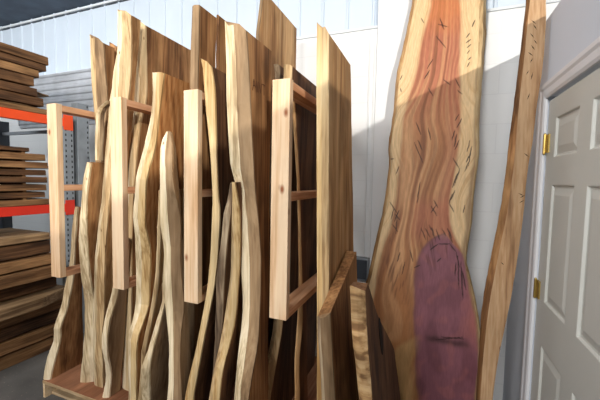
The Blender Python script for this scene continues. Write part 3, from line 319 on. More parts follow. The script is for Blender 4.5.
'K2': {"t":0.05,"dz":0.0,"rows":[[0.125,0.125,-1.258,1.794,1.76,1.75,2.1],[0.176,0.175,-1.258,1.794,1.76,1.75,2.1],[0.226,0.225,-1.257,1.794,1.76,1.75,2.1],[0.277,0.275,-1.257,1.794,1.76,1.75,2.1],[0.328,0.325,-1.256,1.794,1.76,1.75,2.1],[0.378,0.376,-1.256,1.794,1.76,1.75,2.1],[0.429,0.426,-1.255,1.794,1.76,1.75,2.1],[0.48,0.476,-1.255,1.794,1.76,1.75,2.1],[0.53,0.526,-1.254,1.794,1.76,1.75,2.1],[0.581,0.576,-1.254,1.794,1.76,1.75,2.1],[0.632,0.626,-1.253,1.794,1.76,1.75,2.1],[0.682,0.676,-1.253,1.794,1.76,1.75,2.1],[0.733,0.726,-1.252,1.794,1.76,1.75,2.1],[0.784,0.776,-1.252,1.794,1.76,1.75,2.1],[0.834,0.827,-1.251,1.794,1.76,1.75,2.1],[0.885,0.877,-1.251,1.794,1.76,1.75,2.1],[0.936,0.927,-1.25,1.794,1.76,1.75,2.1],[0.987,0.977,-1.25,1.794,1.76,1.75,2.1],[1.037,1.027,-1.249,1.794,1.76,1.75,2.1],[1.088,1.077,-1.249,1.794,1.76,1.75,2.1],[1.139,1.127,-1.248,1.794,1.76,1.75,2.1],[1.189,1.177,-1.248,1.794,1.76,1.75,2.1],[1.24,1.227,-1.247,1.794,1.76,1.75,2.1],[1.291,1.278,-1.247,1.794,1.76,1.75,2.1],[1.341,1.328,-1.246,1.794,1.76,1.75,2.1],[1.392,1.378,-1.246,1.794,1.76,1.75,2.1],[1.443,1.428,-1.245,1.794,1.76,1.75,2.1],[1.493,1.478,-1.245,1.794,1.76,1.75,2.1],[1.544,1.528,-1.244,1.794,1.76,1.75,2.1],[1.595,1.578,-1.244,1.794,1.76,1.75,2.1],[1.645,1.628,-1.243,1.794,1.76,1.75,2.1],[1.696,1.679,-1.243,1.794,1.76,1.75,2.1],[1.747,1.729,-1.242,1.794,1.76,1.75,2.1],[1.797,1.779,-1.242,1.794,1.76,1.75,2.1],[1.848,1.829,-1.241,1.794,1.76,1.75,2.1],[1.899,1.879,-1.241,1.794,1.76,1.75,2.1],[1.949,1.929,-1.24,1.794,1.76,1.75,2.1],[2.0,1.979,-1.24,1.794,1.76,1.75,2.1],[2.051,2.029,-1.24,1.794,1.76,1.75,2.1],[2.101,2.079,-1.239,1.794,1.76,1.75,2.1],[2.152,2.13,-1.239,1.794,1.76,1.75,2.1],[2.203,2.18,-1.238,1.794,1.76,1.75,2.1],[2.253,2.23,-1.238,1.794,1.76,1.75,2.1],[2.304,2.28,-1.237,1.794,1.76,1.75,2.1],[2.355,2.33,-1.237,1.794,1.76,1.75,2.1],[2.406,2.38,-1.236,1.794,1.76,1.75,2.1],[2.456,2.43,-1.236,1.794,1.76,1.75,2.1],[2.507,2.48,-1.235,1.794,1.76,1.75,2.1],[2.558,2.53,-1.235,1.794,1.76,1.75,2.1],[2.608,2.581,-1.234,1.794,1.76,1.75,2.1]]},
'L': {"t":0.044,"dz":0.0,"rows":[[0.125,0.125,-1.163,1.383,1.38,1.4,1.75],[0.177,0.176,-1.16,1.383,1.38,1.4,1.749],[0.228,0.226,-1.157,1.383,1.38,1.4,1.748],[0.28,0.277,-1.154,1.383,1.38,1.4,1.746],[0.331,0.328,-1.151,1.383,1.38,1.4,1.745],[0.383,0.378,-1.147,1.383,1.38,1.4,1.744],[0.434,0.429,-1.144,1.393,1.384,1.4,1.742],[0.486,0.48,-1.136,1.399,1.389,1.403,1.741],[0.537,0.53,-1.127,1.405,1.394,1.406,1.74],[0.589,0.581,-1.118,1.413,1.399,1.409,1.739],[0.641,0.632,-1.109,1.42,1.404,1.412,1.738],[0.692,0.682,-1.101,1.427,1.409,1.414,1.736],[0.744,0.733,-1.092,1.431,1.412,1.417,1.735],[0.795,0.784,-1.083,1.435,1.416,1.42,1.734],[0.847,0.834,-1.074,1.439,1.419,1.423,1.732],[0.898,0.885,-1.065,1.442,1.422,1.427,1.731],[0.95,0.936,-1.055,1.442,1.424,1.43,1.73],[1.001,0.986,-1.046,1.441,1.425,1.433,1.729],[1.053,1.037,-1.037,1.44,1.426,1.435,1.728],[1.105,1.088,-1.031,1.44,1.426,1.436,1.726],[1.156,1.138,-1.025,1.439,1.426,1.437,1.725],[1.208,1.189,-1.021,1.438,1.425,1.437,1.724],[1.259,1.24,-1.017,1.436,1.425,1.437,1.722],[1.311,1.291,-1.013,1.434,1.424,1.437,1.721],[1.362,1.341,-1.01,1.433,1.423,1.437,1.72],[1.414,1.392,-1.008,1.433,1.423,1.436,1.719],[1.465,1.443,-1.008,1.438,1.424,1.434,1.718],[1.517,1.493,-1.013,1.444,1.425,1.43,1.716],[1.569,1.544,-1.015,1.444,1.424,1.428,1.715],[1.62,1.595,-1.016,1.441,1.421,1.426,1.714],[1.672,1.645,-1.017,1.436,1.418,1.424,1.712],[1.723,1.696,-1.018,1.43,1.414,1.422,1.711],[1.775,1.747,-1.018,1.423,1.41,1.42,1.71],[1.826,1.797,-1.019,1.416,1.405,1.419,1.709],[1.878,1.848,-1.019,1.407,1.4,1.417,1.708],[1.93,1.899,-1.019,1.398,1.395,1.415,1.706],[1.981,1.949,-1.02,1.391,1.39,1.414,1.705],[2.033,2.0,-1.021,1.385,1.386,1.412,1.704],[2.084,2.051,-1.023,1.383,1.384,1.409,1.702],[2.136,2.101,-1.029,1.385,1.383,1.405,1.701],[2.187,2.152,-1.036,1.376,1.376,1.4,1.7]]},
'O': {"t":0.02,"dz":0.0,"rows":[[0.125,0.125,-1.429,1.756,1.741,1.75,2.0],[0.175,0.176,-1.424,1.756,1.741,1.75,1.998],[0.226,0.226,-1.42,1.756,1.741,1.75,1.996],[0.276,0.277,-1.415,1.756,1.741,1.75,1.994],[0.327,0.327,-1.411,1.756,1.741,1.75,1.993],[0.377,0.378,-1.406,1.756,1.741,1.75,1.991],[0.428,0.428,-1.402,1.756,1.741,1.75,1.989],[0.478,0.479,-1.397,1.756,1.741,1.75,1.987],[0.529,0.529,-1.393,1.756,1.741,1.75,1.985],[0.579,0.58,-1.388,1.756,1.741,1.75,1.983],[0.63,0.63,-1.384,1.756,1.741,1.75,1.981],[0.68,0.681,-1.38,1.756,1.741,1.75,1.98],[0.731,0.731,-1.375,1.756,1.741,1.75,1.978],[0.781,0.782,-1.371,1.756,1.741,1.75,1.976],[0.832,0.832,-1.366,1.755,1.74,1.749,1.974],[0.882,0.883,-1.362,1.754,1.739,1.748,1.972],[0.933,0.933,-1.357,1.752,1.738,1.747,1.97],[0.983,0.984,-1.353,1.752,1.737,1.746,1.969],[1.034,1.034,-1.348,1.752,1.737,1.746,1.967],[1.084,1.085,-1.344,1.753,1.738,1.746,1.965],[1.135,1.136,-1.339,1.756,1.74,1.748,1.963],[1.185,1.186,-1.335,1.759,1.742,1.75,1.961],[1.236,1.237,-1.33,1.762,1.745,1.752,1.959],[1.286,1.287,-1.326,1.764,1.746,1.753,1.957],[1.337,1.338,-1.321,1.764,1.747,1.753,1.956],[1.387,1.388,-1.317,1.763,1.746,1.752,1.954],[1.438,1.439,-1.312,1.761,1.744,1.751,1.952],[1.488,1.489,-1.308,1.759,1.743,1.75,1.95]]},
'N1': {"t":0.039,"dz":0.0,"rows":[[0.125,0.125,-1.036,1.441,1.428,1.44,1.58],[0.177,0.176,-1.032,1.441,1.428,1.44,1.58],[0.229,0.228,-1.028,1.441,1.428,1.44,1.58],[0.281,0.279,-1.024,1.441,1.428,1.44,1.58],[0.333,0.331,-1.021,1.441,1.428,1.44,1.58],[0.385,0.382,-1.017,1.441,1.428,1.44,1.58],[0.437,0.434,-1.013,1.44,1.427,1.439,1.58],[0.489,0.485,-1.009,1.438,1.426,1.438,1.58],[0.54,0.536,-1.006,1.436,1.424,1.436,1.58],[0.592,0.588,-1.002,1.435,1.423,1.435,1.58],[0.644,0.639,-0.998,1.433,1.421,1.433,1.58],[0.696,0.691,-0.994,1.431,1.419,1.431,1.58],[0.748,0.742,-0.99,1.429,1.418,1.43,1.58],[0.8,0.793,-0.987,1.427,1.416,1.428,1.58],[0.852,0.845,-0.983,1.425,1.414,1.427,1.58],[0.904,0.896,-0.979,1.422,1.411,1.425,1.58],[0.956,0.948,-0.975,1.418,1.408,1.422,1.58],[1.008,0.999,-0.972,1.415,1.406,1.42,1.58],[1.06,1.051,-0.968,1.413,1.404,1.418,1.58],[1.112,1.102,-0.964,1.412,1.403,1.418,1.58],[1.164,1.153,-0.96,1.413,1.404,1.419,1.58],[1.216,1.205,-0.956,1.416,1.406,1.421,1.58],[1.267,1.256,-0.953,1.421,1.41,1.423,1.58],[1.319,1.308,-0.949,1.426,1.414,1.425,1.58],[1.371,1.359,-0.945,1.427,1.416,1.428,1.58],[1.423,1.41,-0.941,1.431,1.42,1.432,1.58],[1.475,1.462,-0.938,1.451,1.432,1.438,1.58],[1.527,1.513,-0.934,1.468,1.442,1.441,1.58],[1.579,1.565,-0.93,1.479,1.447,1.44,1.58]]},
'N2': {"t":0.052,"dz":0.0,"rows":[[0.125,0.125,-0.977,1.349,1.342,1.36,1.48],[0.175,0.175,-0.973,1.349,1.342,1.36,1.48],[0.225,0.225,-0.97,1.349,1.342,1.36,1.48],[0.276,0.276,-0.966,1.349,1.342,1.36,1.48],[0.326,0.326,-0.963,1.349,1.342,1.36,1.48],[0.376,0.376,-0.959,1.349,1.342,1.36,1.48],[0.426,0.426,-0.956,1.349,1.342,1.36,1.48],[0.476,0.476,-0.953,1.35,1.343,1.36,1.48],[0.526,0.527,-0.949,1.357,1.348,1.363,1.48],[0.577,0.577,-0.946,1.366,1.354,1.366,1.48],[0.627,0.627,-0.942,1.381,1.365,1.374,1.48],[0.677,0.677,-0.939,1.396,1.382,1.391,1.48],[0.727,0.727,-0.935,1.411,1.401,1.415,1.48],[0.777,0.778,-0.932,1.422,1.418,1.438,1.48],[0.827,0.828,-0.928,1.432,1.431,1.454,1.48],[0.878,0.878,-0.925,1.441,1.44,1.462,1.48],[0.928,0.928,-0.921,1.449,1.446,1.466,1.48],[0.978,0.979,-0.918,1.457,1.45,1.466,1.48],[1.028,1.029,-0.914,1.463,1.453,1.466,1.48],[1.078,1.079,-0.911,1.468,1.456,1.467,1.48],[1.128,1.129,-0.907,1.468,1.457,1.469,1.48],[1.179,1.179,-0.904,1.465,1.455,1.468,1.48],[1.229,1.23,-0.9,1.461,1.451,1.464,1.48],[1.279,1.28,-0.897,1.457,1.445,1.458,1.48],[1.329,1.33,-0.893,1.452,1.439,1.451,1.48],[1.379,1.38,-0.89,1.447,1.432,1.442,1.48],[1.429,1.43,-0.886,1.443,1.425,1.431,1.48],[1.48,1.481,-0.883,1.439,1.414,1.413,1.48],[1.53,1.531,-0.879,1.436,1.402,1.392,1.48],[1.58,1.581,-0.876,1.433,1.39,1.37,1.48]]},
'M': {"t":0.114,"dz":0.0,"rows":[[0.125,0.125,-0.778,1.413,1.386,1.36,1.56],[0.176,0.175,-0.779,1.413,1.386,1.36,1.561],[0.228,0.225,-0.78,1.413,1.386,1.36,1.563],[0.279,0.275,-0.781,1.413,1.386,1.36,1.564],[0.331,0.325,-0.781,1.413,1.386,1.36,1.566],[0.382,0.375,-0.782,1.413,1.386,1.36,1.567],[0.434,0.425,-0.783,1.413,1.386,1.36,1.568],[0.485,0.475,-0.784,1.418,1.389,1.36,1.57],[0.537,0.525,-0.785,1.426,1.394,1.362,1.571],[0.588,0.575,-0.786,1.435,1.408,1.382,1.573],[0.64,0.626,-0.787,1.445,1.423,1.402,1.574],[0.691,0.676,-0.787,1.457,1.439,1.424,1.575],[0.742,0.726,-0.788,1.47,1.456,1.447,1.577],[0.794,0.776,-0.789,1.482,1.467,1.463,1.578],[0.845,0.826,-0.79,1.493,1.477,1.471,1.58],[0.897,0.876,-0.791,1.501,1.484,1.477,1.581],[0.948,0.926,-0.792,1.503,1.489,1.482,1.582],[1.0,0.976,-0.792,1.499,1.49,1.486,1.584],[1.051,1.026,-0.793,1.494,1.489,1.489,1.585],[1.103,1.076,-0.794,1.491,1.488,1.491,1.587],[1.154,1.126,-0.795,1.489,1.488,1.493,1.588],[1.205,1.176,-0.796,1.486,1.487,1.494,1.589],[1.257,1.226,-0.797,1.483,1.484,1.492,1.591],[1.308,1.276,-0.798,1.478,1.479,1.487,1.592],[1.36,1.326,-0.798,1.474,1.473,1.48,1.593],[1.411,1.376,-0.799,1.469,1.466,1.47,1.595],[1.463,1.426,-0.8,1.462,1.458,1.46,1.596],[1.514,1.476,-0.801,1.454,1.449,1.449,1.598],[1.566,1.527,-0.802,1.443,1.439,1.44,1.599],[1.617,1.577,-0.803,1.419,1.42,1.433,1.6],[1.669,1.627,-0.804,1.397,1.405,1.427,1.602],[1.72,1.677,-0.804,1.388,1.4,1.422,1.603],[1.771,1.727,-0.805,1.383,1.395,1.417,1.605],[1.823,1.777,-0.806,1.379,1.391,1.412,1.606],[1.874,1.827,-0.807,1.376,1.387,1.407,1.607],[1.926,1.877,-0.808,1.374,1.383,1.402,1.609],[1.977,1.927,-0.809,1.371,1.38,1.397,1.61],[2.029,1.977,-0.809,1.369,1.377,1.392,1.612],[2.08,2.027,-0.81,1.368,1.374,1.388,1.613],[2.132,2.077,-0.811,1.368,1.372,1.383,1.614],[2.183,2.127,-0.812,1.366,1.369,1.379,1.616],[2.234,2.177,-0.813,1.364,1.365,1.373,1.617],[2.286,2.227,-0.814,1.361,1.36,1.367,1.619],[2.337,2.277,-0.815,1.358,1.356,1.36,1.62]]},
'Q1': {"t":0.03,"dz":0.0,"rows":[[0.125,0.125,-0.96,1.751,1.738,1.75,1.95],[0.176,0.176,-0.957,1.751,1.738,1.75,1.949],[0.226,0.226,-0.954,1.751,1.738,1.75,1.948],[0.277,0.277,-0.951,1.751,1.738,1.75,1.946],[0.328,0.327,-0.947,1.751,1.738,1.75,1.945],[0.378,0.378,-0.944,1.751,1.738,1.75,1.944],[0.429,0.428,-0.941,1.751,1.738,1.75,1.943],[0.48,0.479,-0.938,1.751,1.738,1.75,1.942],[0.53,0.529,-0.935,1.751,1.738,1.75,1.94],[0.581,0.58,-0.932,1.751,1.738,1.75,1.939],[0.631,0.63,-0.928,1.751,1.738,1.75,1.938],[0.682,0.681,-0.925,1.751,1.738,1.75,1.937],[0.733,0.731,-0.922,1.751,1.738,1.75,1.936],[0.783,0.782,-0.919,1.751,1.738,1.75,1.935],[0.834,0.832,-0.916,1.751,1.738,1.75,1.933],[0.885,0.883,-0.913,1.751,1.738,1.75,1.932],[0.935,0.933,-0.909,1.751,1.738,1.75,1.931],[0.986,0.984,-0.906,1.751,1.738,1.75,1.93],[1.037,1.034,-0.903,1.751,1.738,1.75,1.929],[1.087,1.085,-0.9,1.751,1.738,1.75,1.927],[1.138,1.135,-0.897,1.751,1.738,1.75,1.926],[1.189,1.186,-0.893,1.751,1.738,1.75,1.925],[1.239,1.236,-0.89,1.751,1.738,1.75,1.924],[1.29,1.287,-0.887,1.751,1.738,1.75,1.923],[1.341,1.337,-0.884,1.751,1.738,1.75,1.921],[1.391,1.388,-0.881,1.751,1.738,1.75,1.92],[1.442,1.439,-0.878,1.751,1.738,1.75,1.919],[1.492,1.489,-0.874,1.751,1.739,1.751,1.918],[1.543,1.54,-0.871,1.754,1.741,1.753,1.917],[1.594,1.59,-0.868,1.756,1.743,1.755,1.915],[1.644,1.641,-0.865,1.758,1.746,1.757,1.914],[1.695,1.691,-0.862,1.761,1.748,1.759,1.913],[1.746,1.742,-0.859,1.763,1.75,1.761,1.912],[1.796,1.792,-0.855,1.765,1.752,1.763,1.911],[1.847,1.843,-0.852,1.767,1.754,1.765,1.91],[1.898,1.893,-0.849,1.768,1.755,1.767,1.908],[1.948,1.944,-0.846,1.769,1.757,1.768,1.907],[1.999,1.994,-0.843,1.77,1.758,1.769,1.906],[2.05,2.045,-0.84,1.77,1.758,1.77,1.905],[2.1,2.095,-0.836,1.769,1.757,1.77,1.904],[2.151,2.146,-0.833,1.766,1.756,1.769,1.902],[2.201,2.196,-0.83,1.76,1.751,1.766,1.901],[2.252,2.247,-0.827,1.739,1.733,1.75,1.9]]},
'Q2': {"t":0.05,"dz":0.0,"rows":[[0.125,0.125,-0.806,1.587,1.58,1.62,2.45],[0.176,0.176,-0.803,1.587,1.58,1.62,2.45],[0.227,0.227,-0.801,1.587,1.58,1.62,2.45],[0.279,0.277,-0.799,1.587,1.58,1.62,2.45],[0.33,0.328,-0.797,1.587,1.58,1.62,2.45],[0.381,0.379,-0.795,1.595,1.583,1.63,2.45],[0.432,0.43,-0.793,1.616,1.604,1.648,2.45],[0.483,0.481,-0.791,1.636,1.625,1.665,2.45],[0.535,0.531,-0.789,1.656,1.644,1.682,2.45],[0.586,0.582,-0.787,1.677,1.666,1.7,2.45],[0.637,0.633,-0.785,1.698,1.688,1.717,2.45],[0.688,0.684,-0.782,1.716,1.706,1.73,2.45],[0.74,0.735,-0.78,1.727,1.719,1.74,2.45],[0.791,0.785,-0.778,1.733,1.726,1.744,2.45],[0.842,0.836,-0.776,1.736,1.729,1.745,2.45],[0.893,0.887,-0.774,1.738,1.731,1.745,2.45],[0.944,0.938,-0.772,1.739,1.732,1.744,2.45],[0.996,0.989,-0.77,1.739,1.733,1.743,2.45],[1.047,1.039,-0.768,1.739,1.732,1.741,2.45],[1.098,1.09,-0.766,1.738,1.731,1.738,2.45],[1.149,1.141,-0.764,1.736,1.73,1.735,2.45],[1.2,1.192,-0.761,1.735,1.728,1.731,2.45],[1.252,1.243,-0.759,1.733,1.726,1.727,2.45],[1.303,1.293,-0.757,1.731,1.724,1.724,2.45],[1.354,1.344,-0.755,1.729,1.722,1.72,2.45],[1.405,1.395,-0.753,1.727,1.719,1.717,2.45],[1.456,1.446,-0.751,1.726,1.717,1.714,2.45],[1.508,1.497,-0.749,1.725,1.716,1.711,2.45],[1.559,1.547,-0.747,1.723,1.714,1.709,2.45],[1.61,1.598,-0.745,1.722,1.712,1.707,2.45],[1.661,1.649,-0.743,1.72,1.71,1.705,2.45],[1.712,1.7,-0.741,1.719,1.708,1.702,2.45],[1.764,1.751,-0.738,1.717,1.706,1.7,2.45],[1.815,1.802,-0.736,1.714,1.704,1.698,2.45],[1.866,1.852,-0.734,1.712,1.702,1.696,2.45],[1.917,1.903,-0.732,1.709,1.699,1.694,2.45],[1.969,1.954,-0.73,1.706,1.696,1.691,2.45],[2.02,2.005,-0.728,1.702,1.693,1.689,2.45],[2.071,2.056,-0.726,1.697,1.689,1.687,2.45],[2.122,2.106,-0.724,1.692,1.684,1.685,2.45],[2.173,2.157,-0.722,1.688,1.679,1.682,2.45],[2.225,2.208,-0.72,1.683,1.674,1.68,2.45]]},
'S': {"t":0.022,"dz":0.0,"rows":[[0.125,0.125,-0.681,1.781,1.778,1.8,1.95],[0.176,0.176,-0.682,1.781,1.778,1.8,1.947],[0.226,0.226,-0.683,1.781,1.778,1.8,1.945],[0.277,0.277,-0.684,1.781,1.778,1.8,1.942],[0.328,0.327,-0.684,1.78,1.777,1.798,1.939],[0.379,0.378,-0.685,1.776,1.773,1.794,1.937],[0.429,0.429,-0.686,1.772,1.769,1.79,1.934],[0.48,0.479,-0.687,1.771,1.767,1.788,1.932],[0.531,0.53,-0.688,1.773,1.77,1.79,1.929],[0.582,0.58,-0.689,1.781,1.779,1.801,1.926],[0.632,0.631,-0.689,1.791,1.792,1.816,1.924],[0.683,0.682,-0.69,1.802,1.804,1.831,1.921],[0.734,0.732,-0.691,1.81,1.812,1.838,1.918],[0.785,0.783,-0.692,1.817,1.817,1.841,1.916],[0.835,0.833,-0.693,1.823,1.82,1.84,1.913],[0.886,0.884,-0.694,1.828,1.821,1.838,1.911],[0.937,0.935,-0.694,1.83,1.821,1.836,1.908],[0.988,0.985,-0.695,1.832,1.82,1.833,1.905],[1.038,1.036,-0.696,1.831,1.818,1.829,1.903],[1.089,1.087,-0.697,1.83,1.816,1.825,1.9],[1.14,1.137,-0.698,1.828,1.812,1.821,1.897],[1.191,1.188,-0.699,1.826,1.809,1.816,1.895],[1.241,1.238,-0.7,1.823,1.805,1.811,1.892],[1.292,1.289,-0.7,1.82,1.801,1.807,1.889],[1.343,1.34,-0.701,1.818,1.798,1.803,1.887],[1.394,1.39,-0.702,1.815,1.795,1.8,1.884],[1.444,1.441,-0.703,1.812,1.792,1.796,1.882],[1.495,1.491,-0.704,1.808,1.788,1.793,1.879],[1.546,1.542,-0.705,1.802,1.783,1.788,1.876],[1.597,1.593,-0.705,1.795,1.776,1.782,1.874],[1.647,1.643,-0.706,1.786,1.768,1.775,1.871],[1.698,1.694,-0.707,1.777,1.76,1.767,1.868],[1.749,1.744,-0.708,1.767,1.751,1.759,1.866],[1.8,1.795,-0.709,1.758,1.742,1.75,1.863],[1.85,1.846,-0.71,1.749,1.733,1.741,1.861],[1.901,1.896,-0.71,1.741,1.724,1.731,1.858],[1.952,1.947,-0.711,1.732,1.715,1.721,1.855],[2.003,1.997,-0.712,1.724,1.705,1.71,1.853],[2.053,2.048,-0.713,1.716,1.696,1.7,1.85]]},
'R': {"t":0.056,"dz":0.0,"rows":[[0.0,0.0,-0.382,1.415,1.414,1.42,2.05],[0.052,0.051,-0.383,1.415,1.414,1.42,2.045],[0.104,0.101,-0.384,1.415,1.414,1.42,2.04],[0.156,0.152,-0.385,1.415,1.414,1.42,2.034],[0.208,0.202,-0.387,1.415,1.414,1.42,2.029],[0.26,0.253,-0.388,1.415,1.414,1.42,2.024],[0.311,0.304,-0.389,1.415,1.414,1.42,2.019],[0.363,0.354,-0.39,1.415,1.414,1.42,2.013],[0.415,0.405,-0.391,1.415,1.414,1.42,2.008],[0.467,0.456,-0.392,1.415,1.414,1.42,2.003],[0.519,0.506,-0.393,1.415,1.414,1.42,1.998],[0.571,0.557,-0.395,1.415,1.414,1.42,1.992],[0.623,0.607,-0.396,1.415,1.414,1.42,1.987],[0.675,0.658,-0.397,1.415,1.414,1.42,1.982],[0.727,0.709,-0.398,1.415,1.414,1.42,1.977],[0.779,0.759,-0.399,1.415,1.414,1.42,1.972],[0.83,0.81,-0.4,1.415,1.414,1.42,1.966],[0.882,0.861,-0.401,1.415,1.414,1.42,1.961],[0.934,0.911,-0.403,1.415,1.414,1.42,1.956],[0.986,0.962,-0.404,1.415,1.414,1.42,1.951],[1.038,1.012,-0.405,1.415,1.414,1.42,1.945],[1.09,1.063,-0.406,1.415,1.414,1.42,1.94],[1.142,1.114,-0.407,1.414,1.413,1.418,1.935],[1.194,1.164,-0.408,1.414,1.412,1.416,1.93],[1.246,1.215,-0.41,1.413,1.411,1.414,1.925],[1.298,1.266,-0.411,1.412,1.41,1.413,1.919],[1.35,1.316,-0.412,1.412,1.408,1.411,1.914],[1.401,1.367,-0.413,1.411,1.407,1.41,1.909],[1.453,1.417,-0.414,1.41,1.406,1.408,1.904],[1.505,1.468,-0.415,1.409,1.406,1.408,1.898],[1.557,1.519,-0.416,1.408,1.405,1.407,1.893],[1.609,1.569,-0.418,1.407,1.404,1.407,1.888],[1.661,1.62,-0.419,1.406,1.403,1.406,1.883],[1.713,1.67,-0.42,1.405,1.403,1.406,1.877],[1.765,1.721,-0.421,1.404,1.402,1.406,1.872],[1.817,1.772,-0.422,1.403,1.401,1.406,1.867],[1.869,1.822,-0.423,1.403,1.401,1.406,1.862],[1.92,1.873,-0.424,1.402,1.401,1.405,1.857],[1.972,1.924,-0.426,1.402,1.4,1.405,1.851],[2.024,1.974,-0.427,1.403,1.4,1.404,1.846],[2.076,2.025,-0.428,1.403,1.4,1.403,1.841],[2.128,2.075,-0.429,1.404,1.4,1.402,1.836],[2.18,2.126,-0.43,1.404,1.4,1.402,1.83],[2.232,2.177,-0.431,1.405,1.4,1.401,1.825],[2.284,2.227,-0.432,1.405,1.4,1.4,1.82]]},
'V': {"t":0.053,"dz":0.15,"rows":[[0.0,0.0,-0.258,1.234,1.203,1.24,1.72],[0.05,0.051,-0.262,1.234,1.203,1.24,1.72],[0.1,0.102,-0.266,1.234,1.203,1.24,1.72],[0.15,0.153,-0.271,1.234,1.203,1.24,1.72],[0.2,0.205,-0.275,1.234,1.203,1.24,1.72],[0.25,0.256,-0.279,1.234,1.203,1.24,1.72],[0.3,0.307,-0.284,1.234,1.203,1.24,1.72],[0.35,0.358,-0.288,1.234,1.203,1.24,1.72],[0.4,0.409,-0.292,1.234,1.203,1.24,1.72],[0.45,0.46,-0.297,1.234,1.203,1.24,1.72],[0.5,0.512,-0.301,1.234,1.203,1.24,1.72],[0.55,0.563,-0.306,1.234,1.203,1.24,1.72],[0.6,0.614,-0.31,1.234,1.203,1.24,1.72],[0.65,0.665,-0.314,1.234,1.203,1.24,1.72],[0.7,0.716,-0.319,1.234,1.203,1.24,1.72],[0.75,0.767,-0.323,1.235,1.203,1.238,1.72],[0.8,0.819,-0.327,1.237,1.204,1.237,1.72],[0.85,0.87,-0.332,1.238,1.204,1.237,1.72],[0.9,0.921,-0.336,1.237,1.201,1.238,1.72],[0.95,0.972,-0.34,1.233,1.198,1.239,1.72],[1.0,1.023,-0.345,1.233,1.198,1.24,1.72],[1.05,1.074,-0.349,1.239,1.202,1.24,1.72]]},
'W': {"t":0.052,"dz":0.015,"rows":[[0.0,0.0,-0.076,1.175,1.156,1.16,2.06],[0.053,0.052,-0.081,1.175,1.156,1.16,2.043],[0.106,0.104,-0.087,1.175,1.156,1.16,2.026],[0.159,0.156,-0.093,1.175,1.156,1.16,2.01],[0.212,0.209,-0.098,1.175,1.156,1.16,1.993],[0.265,0.261,-0.104,1.175,1.156,1.16,1.976],[0.318,0.313,-0.109,1.175,1.156,1.16,1.959],[0.371,0.365,-0.115,1.175,1.156,1.16,1.943],[0.424,0.417,-0.12,1.175,1.156,1.16,1.926],[0.477,0.469,-0.126,1.175,1.156,1.16,1.909],[0.53,0.521,-0.131,1.175,1.156,1.16,1.892],[0.583,0.573,-0.137,1.175,1.156,1.16,1.875],[0.636,0.626,-0.143,1.175,1.156,1.16,1.859],[0.689,0.678,-0.148,1.175,1.156,1.16,1.842],[0.742,0.73,-0.154,1.175,1.156,1.16,1.781],[0.795,0.782,-0.159,1.175,1.156,1.16,1.715],[0.848,0.834,-0.165,1.17,1.153,1.16,1.649],[0.901,0.886,-0.17,1.165,1.149,1.158,1.583],[0.954,0.938,-0.176,1.158,1.145,1.157,1.517],[1.007,0.991,-0.182,1.148,1.14,1.156,1.451],[1.059,1.043,-0.187,1.145,1.138,1.156,1.389],[1.112,1.095,-0.193,1.15,1.144,1.163,1.341],[1.165,1.147,-0.198,1.157,1.152,1.172,1.292],[1.218,1.199,-0.204,1.164,1.16,1.18,1.24]]},
